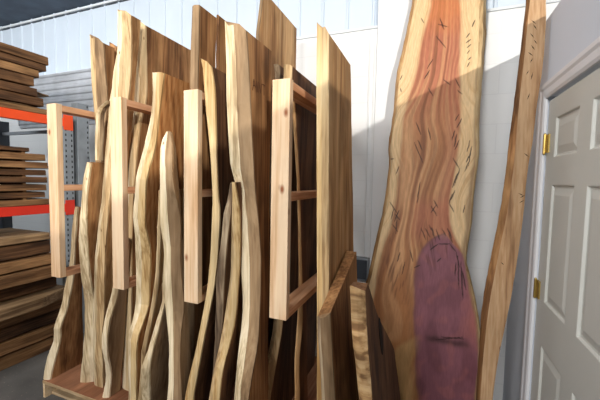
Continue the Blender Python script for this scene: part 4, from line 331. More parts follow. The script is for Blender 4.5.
'P': {"t":0.05,"dz":0.0,"rows":[[0.125,0.125,-1.006,1.92,1.873,1.85,2.45],[0.175,0.175,-1.006,1.92,1.873,1.85,2.449],[0.226,0.226,-1.006,1.92,1.873,1.85,2.448],[0.276,0.276,-1.006,1.92,1.873,1.85,2.447],[0.326,0.326,-1.005,1.92,1.873,1.85,2.446],[0.377,0.377,-1.005,1.92,1.873,1.85,2.445],[0.427,0.427,-1.005,1.92,1.873,1.85,2.444],[0.477,0.477,-1.005,1.92,1.873,1.85,2.443],[0.528,0.528,-1.004,1.92,1.873,1.85,2.442],[0.578,0.578,-1.004,1.92,1.873,1.85,2.441],[0.628,0.628,-1.004,1.92,1.873,1.85,2.44],[0.679,0.679,-1.004,1.92,1.873,1.85,2.439],[0.729,0.729,-1.004,1.92,1.873,1.85,2.438],[0.779,0.779,-1.003,1.92,1.873,1.85,2.438],[0.83,0.83,-1.003,1.92,1.873,1.85,2.437],[0.88,0.88,-1.003,1.92,1.873,1.85,2.436],[0.93,0.93,-1.003,1.92,1.873,1.85,2.435],[0.981,0.981,-1.002,1.92,1.873,1.85,2.434],[1.031,1.031,-1.002,1.92,1.873,1.85,2.433],[1.081,1.081,-1.002,1.92,1.873,1.85,2.432],[1.132,1.132,-1.002,1.92,1.873,1.85,2.431],[1.182,1.182,-1.002,1.92,1.873,1.85,2.43],[1.232,1.232,-1.001,1.92,1.873,1.85,2.429],[1.283,1.283,-1.001,1.92,1.873,1.85,2.428],[1.333,1.333,-1.001,1.92,1.873,1.85,2.427],[1.383,1.383,-1.001,1.92,1.873,1.85,2.426],[1.434,1.434,-1.0,1.92,1.873,1.85,2.425],[1.484,1.484,-1.0,1.92,1.873,1.85,2.424],[1.534,1.534,-1.0,1.92,1.873,1.85,2.423],[1.585,1.585,-1.0,1.917,1.87,1.847,2.422],[1.635,1.635,-0.999,1.915,1.868,1.845,2.421],[1.685,1.685,-0.999,1.912,1.865,1.842,2.42],[1.736,1.736,-0.999,1.91,1.863,1.84,2.419],[1.786,1.786,-0.999,1.907,1.86,1.837,2.418],[1.836,1.836,-0.999,1.905,1.858,1.835,2.417],[1.887,1.887,-0.998,1.902,1.855,1.832,2.416],[1.937,1.937,-0.998,1.9,1.853,1.83,2.415],[1.987,1.987,-0.998,1.897,1.85,1.827,2.414],[2.038,2.038,-0.998,1.895,1.848,1.825,2.413],[2.088,2.088,-0.997,1.892,1.845,1.822,2.413],[2.138,2.138,-0.997,1.89,1.843,1.82,2.412],[2.189,2.189,-0.997,1.887,1.84,1.817,2.411],[2.239,2.239,-0.997,1.884,1.837,1.814,2.41],[2.289,2.289,-0.997,1.881,1.834,1.811,2.409],[2.34,2.34,-0.996,1.876,1.829,1.806,2.408],[2.39,2.39,-0.996,1.872,1.825,1.802,2.407],[2.44,2.44,-0.996,1.871,1.824,1.801,2.406],[2.491,2.491,-0.996,1.875,1.828,1.805,2.405],[2.541,2.541,-0.995,1.881,1.837,1.817,2.404],[2.591,2.591,-0.995,1.891,1.848,1.828,2.403],[2.642,2.642,-0.995,1.902,1.859,1.84,2.402],[2.692,2.692,-0.995,1.914,1.87,1.85,2.401],[2.742,2.742,-0.994,1.92,1.873,1.85,2.4]]},
'T1': {"t":0.018,"dz":0.0,"rows":[[1.695,1.695,-1.962,1.493,1.48,1.49,1.53],[1.731,1.731,-1.959,1.493,1.479,1.49,1.529],[1.768,1.767,-1.956,1.492,1.479,1.49,1.528],[1.804,1.803,-1.953,1.492,1.479,1.49,1.527],[1.84,1.839,-1.951,1.492,1.479,1.49,1.526],[1.876,1.875,-1.948,1.492,1.479,1.49,1.525],[1.913,1.911,-1.946,1.492,1.479,1.49,1.524],[1.949,1.947,-1.945,1.492,1.479,1.49,1.523],[1.985,1.983,-1.94,1.491,1.479,1.49,1.522],[2.021,2.02,-1.918,1.49,1.478,1.49,1.521],[2.058,2.056,-1.848,1.494,1.48,1.49,1.52]]},
}
BIG = {"L":[-0.429,-0.429,-0.429,-0.429,-0.431,-0.434,-0.436,-0.438,-0.44,-0.442,-0.443,-0.443,-0.442,-0.437,-0.43,-0.421,-0.411,-0.398,-0.384,-0.372,-0.364,-0.356,-0.349,-0.341,-0.332,-0.323,-0.314,-0.305,-0.297,-0.29,-0.286,-0.282,-0.279,-0.275,-0.272,-0.273,-0.281,-0.282,-0.278,-0.273,-0.268,-0.263,-0.26,-0.258,-0.258,-0.257,-0.255,-0.25,-0.243,-0.235,-0.225,-0.216,-0.208,-0.2,-0.193,-0.186,-0.178,-0.171,-0.171,-0.171,-0.171,-0.171,-0.171],"R":[0.313,0.313,0.313,0.313,0.313,0.313,0.313,0.314,0.316,0.319,0.321,0.323,0.323,0.322,0.318,0.311,0.304,0.294,0.284,0.271,0.258,0.245,0.231,0.228,0.233,0.24,0.247,0.251,0.253,0.255,0.256,0.259,0.263,0.267,0.272,0.276,0.279,0.278,0.276,0.274,0.274,0.274,0.276,0.277,0.279,0.281,0.283,0.285,0.287,0.29,0.293,0.295,0.293,0.29,0.289,0.289,0.289,0.289,0.289,0.289,0.289,0.289,0.289],"RI":[0.303,0.303,0.303,0.303,0.303,0.303,0.303,0.304,0.306,0.308,0.31,0.312,0.312,0.311,0.306,0.299,0.291,0.281,0.27,0.257,0.244,0.232,0.219,0.214,0.217,0.223,0.23,0.234,0.237,0.238,0.24,0.242,0.245,0.249,0.253,0.255,0.256,0.254,0.25,0.246,0.245,0.244,0.244,0.244,0.245,0.246,0.248,0.249,0.249,0.249,0.249,0.248,0.247,0.247,0.247,0.248,0.249,0.249,0.249,0.249,0.249,0.249,0.249],"LI":[-0.402,-0.402,-0.402,-0.403,-0.404,-0.407,-0.409,-0.411,-0.413,-0.415,-0.416,-0.416,-0.415,-0.411,-0.404,-0.395,-0.385,-0.372,-0.358,-0.346,-0.337,-0.33,-0.323,-0.315,-0.307,-0.298,-0.29,-0.282,-0.275,-0.269,-0.265,-0.262,-0.259,-0.257,-0.255,-0.258,-0.265,-0.265,-0.259,-0.253,-0.248,-0.243,-0.239,-0.237,-0.234,-0.232,-0.228,-0.223,-0.215,-0.206,-0.197,-0.189,-0.181,-0.175,-0.169,-0.163,-0.157,-0.151,-0.151,-0.151,-0.151,-0.151,-0.151],"HL":[-0.363,-0.363,-0.363,-0.363,-0.362,-0.36,-0.359,-0.358,-0.357,-0.355,-0.354,-0.351,-0.349,-0.345,-0.341,-0.336,-0.331,-0.325,-0.319,-0.313,-0.306,-0.299,-0.291,-0.282,-0.269,-0.254,-0.242,-0.234,-0.227,-0.222,-0.217,-0.213,-0.209,-0.207,-0.205,-0.204,-0.203,-0.203,-0.202,-0.201,-0.198,-0.193,-0.184,-0.172,-0.158,-0.144,-0.131,-0.122,-0.116,-0.112,-0.107,-0.101,-0.091,-0.077,-0.066,-0.058,-0.051,-0.047,-0.047,-0.047,-0.047,-0.047,-0.047],"HR":[0.303,0.303,0.303,0.303,0.303,0.303,0.303,0.304,0.305,0.307,0.309,0.31,0.31,0.308,0.302,0.295,0.286,0.276,0.264,0.251,0.239,0.228,0.217,0.209,0.191,0.165,0.147,0.133,0.124,0.121,0.124,0.13,0.135,0.138,0.142,0.146,0.151,0.156,0.16,0.161,0.161,0.16,0.158,0.156,0.153,0.151,0.149,0.147,0.145,0.144,0.142,0.14,0.138,0.135,0.132,0.129,0.125,0.125,0.125,0.125,0.125,0.125,0.125],"PU":[[0.092,1.279],[0.046,1.256],[0.0,1.221],[-0.039,1.16],[-0.066,1.081],[-0.075,0.934],[-0.068,0.716],[-0.049,0.473],[-0.023,0.236]],"seg":[[-0.006,2.573,0.059,2.483],[0.003,2.654,0.066,2.624],[0.014,2.694,0.042,2.607],[0.198,2.564,0.176,2.534],[0.205,2.523,0.177,2.501],[0.206,2.49,0.184,2.467],[0.201,2.451,0.185,2.427],[0.204,2.372,0.188,2.341],[0.209,2.404,0.192,2.386],[0.224,2.646,0.208,2.602],[-0.106,2.714,-0.085,2.675],[-0.018,2.417,-0.053,2.353],[-0.034,2.344,-0.069,2.286],[0.049,2.275,0.092,2.232],[-0.041,2.223,-0.008,2.166],[0.12,2.275,0.152,2.207],[0.135,2.195,0.165,2.166],[0.152,2.037,0.13,1.993],[0.17,2.01,0.143,1.947],[-0.212,2.328,-0.224,2.294],[-0.221,2.238,-0.207,2.209],[-0.107,1.997,-0.072,1.909],[-0.03,1.954,-0.008,1.874],[-0.113,1.863,-0.051,1.723],[-0.089,1.876,-0.061,1.809],[-0.064,1.598,-0.077,1.454],[0.132,1.935,0.117,1.87],[0.145,1.908,0.13,1.825],[0.158,1.869,0.137,1.806],[0.127,1.755,0.164,1.691],[0.17,1.691,0.139,1.577],[0.159,1.666,0.128,1.564],[0.146,1.552,0.125,1.488],[0.13,1.526,0.115,1.462],[0.22,1.868,0.206,1.792],[0.233,1.83,0.219,1.754],[0.229,1.792,0.215,1.704],[0.218,1.767,0.203,1.723],[0.214,1.723,0.199,1.672],[0.114,1.468,0.145,1.413],[0.025,1.484,0.051,1.434],[0.039,1.452,0.011,1.4],[0.009,1.445,0.047,1.383],[-0.249,1.459,-0.2,1.388],[-0.221,1.42,-0.236,1.346],[-0.212,1.381,-0.178,1.343],[-0.188,1.409,-0.216,1.328],[-0.228,1.314,-0.187,1.264],[-0.199,1.369,-0.199,1.25],[-0.276,1.75,-0.237,1.75],[-0.202,1.702,-0.219,1.648],[0.109,1.311,0.14,1.251],[-0.021,1.302,0.011,1.247],[-0.045,1.3,-0.012,1.226],[0.02,1.311,0.035,1.243],[0.002,1.323,0.028,1.28],[0.045,1.3,0.071,1.233],[0.08,1.303,0.105,1.261],[0.121,1.275,0.146,1.221],[-0.168,1.135,-0.184,1.069],[-0.134,1.074,-0.149,0.989],[-0.107,1.154,-0.085,1.079],[0.206,1.46,0.196,1.41],[0.06,0.616,0.227,0.665],[0.094,0.641,0.238,0.656],[0.059,1.095,0.081,1.122],[-0.077,1.042,-0.041,1.065],[0.014,1.165,0.06,1.207],[0.06,1.207,0.129,1.213],[0.129,1.213,0.165,1.167],[0.165,1.167,0.191,1.072],[0.177,1.144,0.19,0.939],[0.195,1.109,0.214,0.882],[0.167,1.106,0.165,1.021],[0.203,1.061,0.229,0.944]],"L0":[0.272,0.272,0.272,0.272,0.272,0.272,0.272,0.272,0.272,0.272,0.273,0.273,0.274,0.275,0.276,0.277,0.277,0.277,0.278,0.281,0.285,0.291,0.297,0.304,0.311,0.318,0.324,0.332,0.338,0.344,0.349,0.354,0.359,0.363,0.366,0.369,0.372,0.375,0.378,0.384,0.388,0.391,0.395,0.398,0.402,0.405,0.409,0.412,0.415,0.419,0.422,0.425,0.425,0.425,0.425,0.425,0.425,0.425,0.425,0.425,0.425,0.425,0.425],"R0":[0.343,0.343,0.343,0.343,0.343,0.343,0.343,0.343,0.343,0.343,0.344,0.348,0.352,0.356,0.362,0.368,0.375,0.383,0.39,0.397,0.404,0.41,0.415,0.42,0.425,0.43,0.434,0.438,0.442,0.445,0.448,0.449,0.451,0.454,0.458,0.464,0.47,0.474,0.477,0.48,0.484,0.488,0.493,0.498,0.501,0.504,0.505,0.506,0.507,0.506,0.503,0.502,0.502,0.502,0.502,0.502,0.502,0.502,0.502,0.502,0.502,0.502,0.502],"LI0":[0.286,0.286,0.286,0.286,0.286,0.286,0.286,0.286,0.286,0.286,0.287,0.288,0.29,0.291,0.293,0.295,0.298,0.3,0.304,0.308,0.313,0.318,0.325,0.331,0.338,0.344,0.351,0.359,0.366,0.372,0.377,0.382,0.386,0.39,0.393,0.395,0.397,0.398,0.4,0.402,0.405,0.407,0.41,0.413,0.416,0.419,0.422,0.424,0.427,0.429,0.432,0.434,0.434,0.434,0.434,0.434,0.434,0.434,0.434,0.434,0.434,0.434,0.434],"ab":[2.1,0.135,1.86,0.075],"zs":0}
NICKS = [[0.442,2.431,0.464,2.407],[0.451,2.409,0.469,2.376],[0.44,2.365,0.458,2.337],[0.458,2.327,0.472,2.305],[0.446,2.303,0.464,2.275],[0.434,2.269,0.457,2.246],[0.457,2.236,0.445,2.212],[0.442,2.176,0.43,2.152],[0.459,2.164,0.452,2.124],[0.45,2.059,0.439,2.024],[0.435,1.755,0.457,1.735],[0.417,1.552,0.443,1.538],[0.426,1.527,0.447,1.543],[0.423,1.501,0.444,1.517],[0.354,1.195,0.368,1.181]]
M['narrow'] = wood('tan_brown_narrow_slab', (140, 106, 76), (172, 136, 100), (192, 160, 124), broad=8, knots=0.6, stain=0.15)
# ------------------------------------------------------------------ the room
D = 2.60            # back wall
PX = 0.53           # office partition, left face
struct('floor', bx(-6.2, 7.5, -5.0, 2.75, -0.1, 0.0), M['floor'], 'stained grey concrete workshop floor', 'floor')
struct('ceiling', bx(-6.2, 7.5, -5.0, 2.75, 3.45, 3.55), M['ceiling'], 'dark blue grey ceiling above the white siding', 'ceiling')
struct('wall_back', bx(-6.2, 7.5, D, D+0.15, 0.0, 2.75), M['white_block'], 'white painted block wall behind the big slab', 'wall')
# ribbed metal siding above the blockwork
bm = bmesh.new()
prof = []
x = -6.1
while x < 7.4:
    prof += [(x, 0), (x+0.150, 0), (x+0.157, -0.012), (x+0.171, -0.012), (x+0.178, 0)]
    x += 0.203
lo = [bm.verts.new((px, D+0.025+dy, 2.765)) for px, dy in prof]
hi = [bm.verts.new((px, D+0.025+dy, 3.45)) for px, dy in prof]
for i in range(len(prof)-1): bm.faces.new((lo[i], lo[i+1], hi[i+1], hi[i]))
bk0, bk1 = bm.verts.new((prof[0][0], D+0.10, 2.765)), bm.verts.new((prof[-1][0], D+0.10, 2.765))
bk2, bk3 = bm.verts.new((prof[-1][0], D+0.10, 3.45)), bm.verts.new((prof[0][0], D+0.10, 3.45))
bm.faces.new((bk0, bk3, bk2, bk1)); bm.faces.new(hi + [bk2, bk3]); bm.faces.new(lo[::-1] + [bk0, bk1])
struct('wall_upper', bm, M['siding'], 'white ribbed metal siding above the block wall', 'wall')
bm = bx(-6.2, 7.5, D-0.012, D+0.06, 2.745, 2.765, bevel=0.003)
struct('trim_1', bm, M['trim'], 'thin metal ledge where siding meets block wall', 'trim')
bm = bx(-6.2, 7.5, D+0.004, D+0.03, 3.412, 3.434, bevel=0.003)
struct('trim_2', bm, M['trim'], 'white strip along top of the siding under the ceiling', 'trim')
bm = bx(-6.2, 7.5, D+0.008, D+0.03, 3.398, 3.404)
struct('trim_3', bm, M['darksteel'], 'thin dark seam just below the top white strip', 'trim')
struct('wall_pilaster', bx(-0.415, 0.10, D-0.022, D+0.02, 0.0, 3.45, bevel=0.004), M['pilaster'], 'smooth white pilaster behind the figured slab where the siding stops', 'wall')
# two slim vertical joint strips on the block wall between the slabs
for i, (x0, w, dz, lab) in enumerate(((-0.475, 0.012, 0.01, 'slim vertical joint strip on block wall, left one'), (-0.437, 0.020, 0.012, 'wider vertical joint strip on block wall, right one'))):
    struct('trim_%d' % (4+i), bx(x0, x0+w, D-dz, D+0.01, 0.0, 2.74, bevel=0.004), M['strip'], lab, 'trim')
# small grey electrical box seen low on the wall
t = thing('outlet_box', 'small grey wall box low on white wall beside the big slab', 'outlet box', (-0.475, D, 0.91))
link('housing', bx(-0.055, 0.055, -0.06, 0.0, -0.09, 0.09, bevel=0.006), M['steel'], t)
link('cover_plate', bx(-0.045, 0.045, -0.066, -0.06, -0.075, 0.075, bevel=0.002), M['darksteel'], t)

# office partition with the door opening
hy, ly = 2.005, 1.185          # hinge side and lock side of the leaf
dz = 2.015
bm = bmesh.new()
T = 0.12
box(bm, PX, PX+T, hy+0.02, D, 0, 2.455)
box(bm, PX, PX+T, ly-0.02, hy+0.02, dz+0.02, 2.455)
box(bm, PX, PX+T, -2.6, ly-0.02, 0, 2.455)
struct('wall_right', bm, M['partition'], 'grey blue office partition wall around the panelled door', 'wall')
# casing, mitred look: three mouldings with a stepped profile
def casing(bm, pts):
    # pts: (y, z, ny, nz) inner corner chain; profile steps outwards
    steps = [(0.0, 0.010), (0.012, 0.016), (0.040, 0.018), (0.052, 0.024), (0.070, 0.024), (0.072, 0.0)]
    rows = []
    for (y, z, oy, oz) in pts:
        rows.append([bm.verts.new((PX-h, y+oy*s, z+oz*s)) for s, h in [(0.0, 0.0)] + steps])
    for a, b in zip(rows, rows[1:]):
        for i in range(len(a)-1): bm.faces.new((a[i], a[i+1], b[i+1], b[i]))
    for r in (rows[0], rows[-1]): bm.faces.new(r)
bm = bmesh.new()
casing(bm, [(hy+0.012, 0.0, 1, 0), (hy+0.012, dz+0.012, 1, 1), (ly-0.012, dz+0.012, -1, 1), (ly-0.012, 0.0, -1, 0)])
struct('trim_6', bm, M['casing'], 'white moulded casing around the panelled door', 'trim')
# panelled door leaf
dr = bpy.data.objects.new('door_1', None); col.objects.link(dr); dr.location = (PX, hy, 0)
dr['kind'] = 'structure'; dr['label'] = 'cream grey six panel door in the office partition'; dr['category'] = 'door'
ys = [0.0, 0.105, 0.375, 0.485, 0.755, 0.815]      # distance from hinge side
zs_ = [0.01, 0.22, 0.815, 1.025, 1.60, 1.725, 1.915, 2.01]
bm = bmesh.new()
fx = 0.004                      # face stands just inside the casing
def P(d, z, h=0.0): return (PX+fx+h, hy-d, z)
cells = {(1, 1), (1, 3), (1, 5), (3, 1), (3, 3), (3, 5)}
for i in range(5):
    for j in range(7):
        a, b_, c, d_ = ys[i], ys[i+1], zs_[j], zs_[j+1]
        if (i, j) in cells:
            rings = [(0, 0), (0.004, 0.001), (0.010, 0.010), (0.018, 0.011), (0.048, 0.003), (0.052, 0.0025)]
            prev = None
            for s, h in rings:
                q = [bm.verts.new(P(*p, h)) for p in ((a+s, c+s), (b_-s, c+s), (b_-s, d_-s), (a+s, d_-s))]
                if prev:
                    for k in range(4): bm.faces.new((prev[k], prev[(k+1) % 4], q[(k+1) % 4], q[k]))
                prev = q
            bm.faces.new(prev)
        else:
            bm.faces.new([bm.verts.new(P(*p)) for p in ((a, c), (b_, c), (b_, d_), (a, d_))])
bmesh.ops.remove_doubles(bm, verts=bm.verts[:], dist=0.0002)
# sides and back of the leaf
q0 = [(0, 0.01), (0.815, 0.01), (0.815, 2.01), (0, 2.01)]
back = [bm.verts.new(P(a, b_, 0.035)) for a, b_ in q0]
fr = [bm.verts.new(P(a, b_)) for a, b_ in q0]
bm.faces.new(back)
for k in range(4): bm.faces.new((fr[k], fr[(k+1) % 4], back[(k+1) % 4], back[k]))
o = link('door_leaf', bm, M['door'], None); o.parent = dr; o.matrix_parent_inverse = Matrix.Translation((-PX, -hy, 0))
for hz in (1.80, 1.065, 0.30):
    bm = bmesh.new()
    box(bm, PX-0.002, PX+fx+0.001, hy-0.040, hy-0.003, hz-0.045, hz+0.045, bevel=0.0008)
    r = bmesh.ops.create_cone(bm, cap_ends=True, segments=12, radius1=0.007, radius2=0.007, depth=0.094)
    bmesh.ops.translate(bm, verts=r['verts'], vec=(PX-0.006, hy+0.004, hz))
    for s in (-1, 1):
        r = bmesh.ops.create_uvsphere(bm, u_segments=10, v_segments=6, radius=0.006)
        bmesh.ops.translate(bm, verts=r['verts'], vec=(PX-0.006, hy+0.004, hz+s*0.048))
    o = link('hinge', bm, M['brass'], None); o.parent = dr; o.matrix_parent_inverse = Matrix.Translation((-PX, -hy, 0))

# ------------------------------------------------------------------ low plywood platform
t = thing('plywood_platform', 'low open fronted plywood platform under the standing slabs', 'platform', (-1.42, 1.45, 0))
def sub(name, bm, mt, par=None): 
    o = link(name, bm, mt, None); p = par or t
    o.parent = p; o.matrix_parent_inverse = Matrix.Translation(-Vector(p.location)); return o
XL, XR, Y0, Y1 = -2.53, -0.46, 1.468, 2.56
sub('deck', bx(XL, XR, Y0+0.003, Y1, 0.105, 0.125), M['ply'])
sub('deck_edge', bx(XL, XR, Y0, Y0+0.003, 0.105, 0.125), M['ply_edge'])
sub('bottom_rail', bx(XL, XR, Y0+0.05, Y0+0.09, 0.0, 0.016), M['ply_edge'])
for xx in (XL, (XL+XR)/2, XR-0.02):
    sub('side_board', bx(xx, xx+0.02, Y0+0.002, Y1, 0.0 if xx == XL else 0.016, 0.105), M['ply_edge'])

# ------------------------------------------------------------------ divider frames of the slab rack
def divider(x0, label, zt=2.047):
    global t
    t = thing('divider_frame', label, 'divider frame', (x0+0.045, 1.40, 0.93), 'slab rack divider frames')
    W = 0.089
    sub('front_post', bx(x0, x0+W, 1.40, 1.438, 0.932, zt, bevel=0.002), M['fir'])
    for z0 in (zt-0.044, 1.496, 0.932):
        sub('rail', bx(x0+0.001, x0+W-0.001, 1.438, 2.50, z0, z0+0.038, bevel=0.002), M['fir_rail'])
    sub('rear_post', bx(x0, x0+W, 2.50, 2.588, 0.932, zt, bevel=0.002), M['fir'])
divider(-2.291, 'pink fir divider frame standing nearest the orange pallet rack')
divider(-1.734, 'pink fir divider frame, second one counting from the orange pallet rack')
divider(-1.206, 'pink fir divider frame, third one from the orange pallet rack')
divider(-0.696, 'pink fir divider frame nearest the white wall and figured slab', 2.055)

# ------------------------------------------------------------------ standing live-edge slabs
def slab(key, label, face, edge, edge2=None, wob=0.004, cat='wood slab'):
    d = SLABS[key]; rows = d['rows']; th = d['t']
    n = len(rows)
    base = (rows[0][2]-th/2, (rows[0][5]+rows[0][6])/2, rows[0][1])
    root = thing('live_edge_slab', label, cat, base, 'live edge slabs standing in the rack')
    sd = sum(ord(c) for c in key)*3.7
    # board
    bm = bmesh.new(); S = 9
    ring = []
    for i, (zL, zR, xR, yL, yM, yR, yB) in enumerate(rows):
        v = i/(n-1)
        yB = yB + 0.012*noise.noise((sd, zR*3.1, 0.3)) + 0.004*noise.noise((sd, zR*14, 1.7))
        fl, frr = yL+0.010, yR+0.010
        drop = d['dz']*v**6
        R_ = []; L_ = []
        for k in range(S+1):
            u = k/S
            y = frr+(yB-frr)*u
            wx = 0.0015*noise.noise((y*4+sd, zR*3, 2.2))
            R_.append(bm.verts.new((xR+wx, y, zR+drop*u)))
            y = fl+(yB-fl)*u
            L_.append(bm.verts.new((xR-th, y, zL+(zR-zL)*u+drop*u)))
        ring.append(R_ + L_[::-1])
    for a, b in zip(ring, ring[1:]):
        m_ = len(a)
        for k in range(m_):
            bm.faces.new((a[k], a[(k+1) % m_], b[(k+1) % m_], b[k]))
    for r, fl in ((ring[0], 0), (ring[-1], 1)):
        m_ = len(r)
        for k in range(m_//2-1): bm.faces.new((r[k], r[k+1], r[m_-2-k], r[m_-1-k]))
    link('board', bm, M[face], root, base).location = (0, 0, 0)
    # waney front edge
    bm = bmesh.new(); ring = []
    for i, (zL, zR, xR, yL, yM, yR, yB) in enumerate(rows):
        w1 = wob*noise.noise((zR*9+sd, 0.4, 0)); w2 = wob*noise.noise((zR*9+sd, 5.4, 0)); w3 = 1.3*wob*noise.noise((zR*13+sd, 9.4, 0))
        zM = (zL+zR)/2
        pts = [(xR, yR+0.011, zR), (xR, yR+w1, zR), (xR-0.28*th, (yR+yM)/2-0.002+w3*.6, zM), (xR-0.55*th, yM+w3, zM), (xR-0.8*th, (yL+yM)/2-0.002+w3*.6, zM), (xR-th, yL+w2, zL), (xR-th, yL+0.011, zL)]
        ring.append([bm.verts.new(p) for p in pts])
    for a, b in zip(ring, ring[1:]):
        for k in range(7):
            f = bm.faces.new((a[k], a[(k+1) % 7], b[(k+1) % 7], b[k]))
            if edge2 and k in (3, 4): f.material_index = 1
    bm.faces.new(ring[0]); bm.faces.new(ring[-1])
    link('live_edge', bm, [M[edge], M[edge2 or edge]], root, base).location = (0, 0, 0)
    return root, base

slab('A', 'pale spiky slab leaning at the far left end of the platform', 'face_brown', 'pale')
slab('D', 'shoulder high bark topped slab with pale wavy edge beside the leftmost divider', 'face_brown', 'pale', 'pale', 0.007)
slab('B', 'tall tan slab rising right behind the bark topped low slab', 'face_brown', 'face_grey', 'tan')
slab('C', 'dark brown slab in the shaded gap behind the tallest left slab', 'face_brown', 'face_brown')
slab('T1', 'thin curved bark sliver standing on the shoulder high slab beside second divider', 'bark', 'pale')
slab('E', 'tall slab with flaking pale bark edge just left of the second divider', 'face_tan', 'tan', 'pale', 0.006)
slab('F2', 'short slab with S curved white edge under the second divider', 'face_grey', 'pale', 'pale', 0.006)
slab('F', 'wide tall slab with sloping top just right of the second divider', 'face_brown', 'tan', 'pale')
slab('G', 'curved slab with honey coloured double edge bulging left in the second bay', 'face_orange', 'honey', 'pale')
slab('I', 'spear topped pale slab leaning against the third divider', 'face_grey', 'face_grey', 'pale')
slab('J1', 'thin light strip slab squeezed between the honey slab and spear topped slab', 'face_tan', 'tan')
slab('J2', 'low slab with forked white bark edge between honey and spear slabs', 'face_grey', 'pale')
slab('K1', 'very tall slab with cracked face rising above the third divider', 'face_brown', 'face_grey')
slab('K2', 'tall brown slab with rounded top behind the widest front slab', 'face_brown', 'face_brown')
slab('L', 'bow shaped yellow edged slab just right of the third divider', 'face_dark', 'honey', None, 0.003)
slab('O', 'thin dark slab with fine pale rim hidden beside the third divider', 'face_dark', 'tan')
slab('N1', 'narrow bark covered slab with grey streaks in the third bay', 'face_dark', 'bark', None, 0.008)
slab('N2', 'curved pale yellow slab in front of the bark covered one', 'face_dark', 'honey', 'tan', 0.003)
rootM, baseM = slab('M', 'widest tall slab in front, two tone edge and pencilled face', 'face_brown', 'face_grey', 'pale')
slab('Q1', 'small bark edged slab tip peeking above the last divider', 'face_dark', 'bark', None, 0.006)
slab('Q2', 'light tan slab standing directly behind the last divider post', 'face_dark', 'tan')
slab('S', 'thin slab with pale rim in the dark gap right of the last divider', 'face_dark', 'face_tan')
slab('R', 'tall straight flat faced slab at the right end of the rack', 'face_tan', 'tan', 'honey', 0.003)
rootV, baseV = slab('V', 'low grey edged slab leaning before the tall straight slab', 'face_brown', 'face_grey', 'bark', 0.005)
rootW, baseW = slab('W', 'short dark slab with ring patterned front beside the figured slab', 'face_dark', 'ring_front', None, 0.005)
slab('P', 'wide pointed slab at the back above the last divider', 'face_tan', 'face_grey')

# pencilled strokes high on the widest slab's face
bm = bmesh.new()
rM = SLABS['M']['rows']
def facex(z):
    for a, b in zip(rM, rM[1:]):
        if a[1] <= z <= b[1]: return a[2]+(b[2]-a[2])*(z-a[1])/(b[1]-a[1])
    return rM[-1][2]
def stroke(bm, y0, z0, y1, z1, w=0.0028):
    a = Vector((facex(z0)+0.0018, y0, z0)); b = Vector((facex(z1)+0.0018, y1, z1))
    dv = (b-a).normalized(); pv = dv.cross(Vector((1, 0, 0)))*w
    lo_ = [a-pv, a+pv, b+pv, b-pv]
    v0 = [bm.verts.new(p) for p in lo_]; v1 = [bm.verts.new(p+Vector((0.0008, 0, 0))) for p in lo_]
    bm.faces.new(v1); bm.faces.new(v0[::-1])
    for k in range(4): bm.faces.new((v0[k], v0[(k+1) % 4], v1[(k+1) % 4], v1[k]))
yb, zb_ = 1.415, 2.02
for (a, b, c, d_) in ((0, 0, .012, .055), (.012, .055, .026, .02), (.005, .022, .022, .03), (.036, 0, .036, .052), (.036, .052, .054, .002), (.054, .002, .054, .054), (.064, .055, .078, .005), (.078, .005, .092, .055), (.100, .055, .132, .055), (.116, .055, .116, .004)):
    stroke(bm, yb+a, zb_+b, yb+c, zb_+d_)
o = link('pencil_mark', bm, M['pencil'], None); o.parent = rootM; o.matrix_parent_inverse = Matrix.Translation(-Vector(baseM))

# long check (split) in the short dark slab's face
rW = SLABS['W']['rows']
bm = bmesh.new()
pts = []
zc, zh = 0.925, 0.085
for k in range(13):
    a = math.pi*2*k/13
    z = zc+zh*math.sin(a)
    for r0, r1 in zip(rW, rW[1:]):
        if r0[1] <= z <= r1[1]: xx = r0[2]+(r1[2]-r0[2])*(z-r0[1])/(r1[1]-r0[1])
    pts.append((xx+0.0022, 1.44+0.035*math.cos(a)-0.12*(z-zc), z))
v1 = [bm.verts.new(p) for p in pts]; v0 = [bm.verts.new((p[0]-0.006, p[1], p[2])) for p in pts]
bm.faces.new(v1); bm.faces.new(v0[::-1])
for k in range(13): bm.faces.new((v0[k], v0[(k+1) % 13], v1[(k+1) % 13], v1[k]))
o = link('split', bm, M['slot'], None); o.parent = rootW; o.matrix_parent_inverse = Matrix.Translation(-Vector(baseW))

# ------------------------------------------------------------------ the big figured slab and the narrow slab on the right
ZS = BIG['zs']
def prf(k, z):
    a = BIG[k]; t_ = min(max(z/0.05, 0), len(a)-1.001); i = int(t_); return a[i]+(a[i+1]-a[i])*(t_-i)
def mixc(a, b, t_): 
    t_ = min(max(t_, 0), 1); return tuple(x+(y-x)*t_ for x, y in zip(a, b))
def sm(a, b, x): 
    t_ = min(max((x-a)/(b-a), 0), 1); return t_*t_*(3-2*t_)
def c3(*c): return srgb(*c)[:3]
SAP, SAPD, BARKC = c3(222, 192, 146), c3(196, 154, 104), c3(140, 112, 80)
HRED, HORG, HTAN, HDRK = c3(174, 106, 80), c3(170, 116, 74), c3(202, 154, 108), c3(124, 78, 50)
PUR, PURD, PINK = c3(138, 88, 98), c3(98, 56, 64), c3(172, 104, 94)
PUL = BIG['PU']
def pu_left(z):      # left border of the purple burl at height z, None above it
    pts = sorted(((p[1], p[0]) for p in PUL))
    if z > pts[-1][0]: return None
    if z <= pts[0][0]: return pts[0][1]
    for a, b in zip(pts, pts[1:]):
        if a[0] <= z <= b[0]: return a[1]+(b[1]-a[1])*(z-a[0])/max(b[0]-a[0], 1e-6)
ptop = max(PUL, key=lambda p: p[1])
SEG = BIG['seg']
SEGB = {}
for s_ in SEG:
    for zi in range(int(min(s_[1], s_[3])*20)-1, int(max(s_[1], s_[3])*20)+2): SEGB.setdefault(zi, []).append(s_)
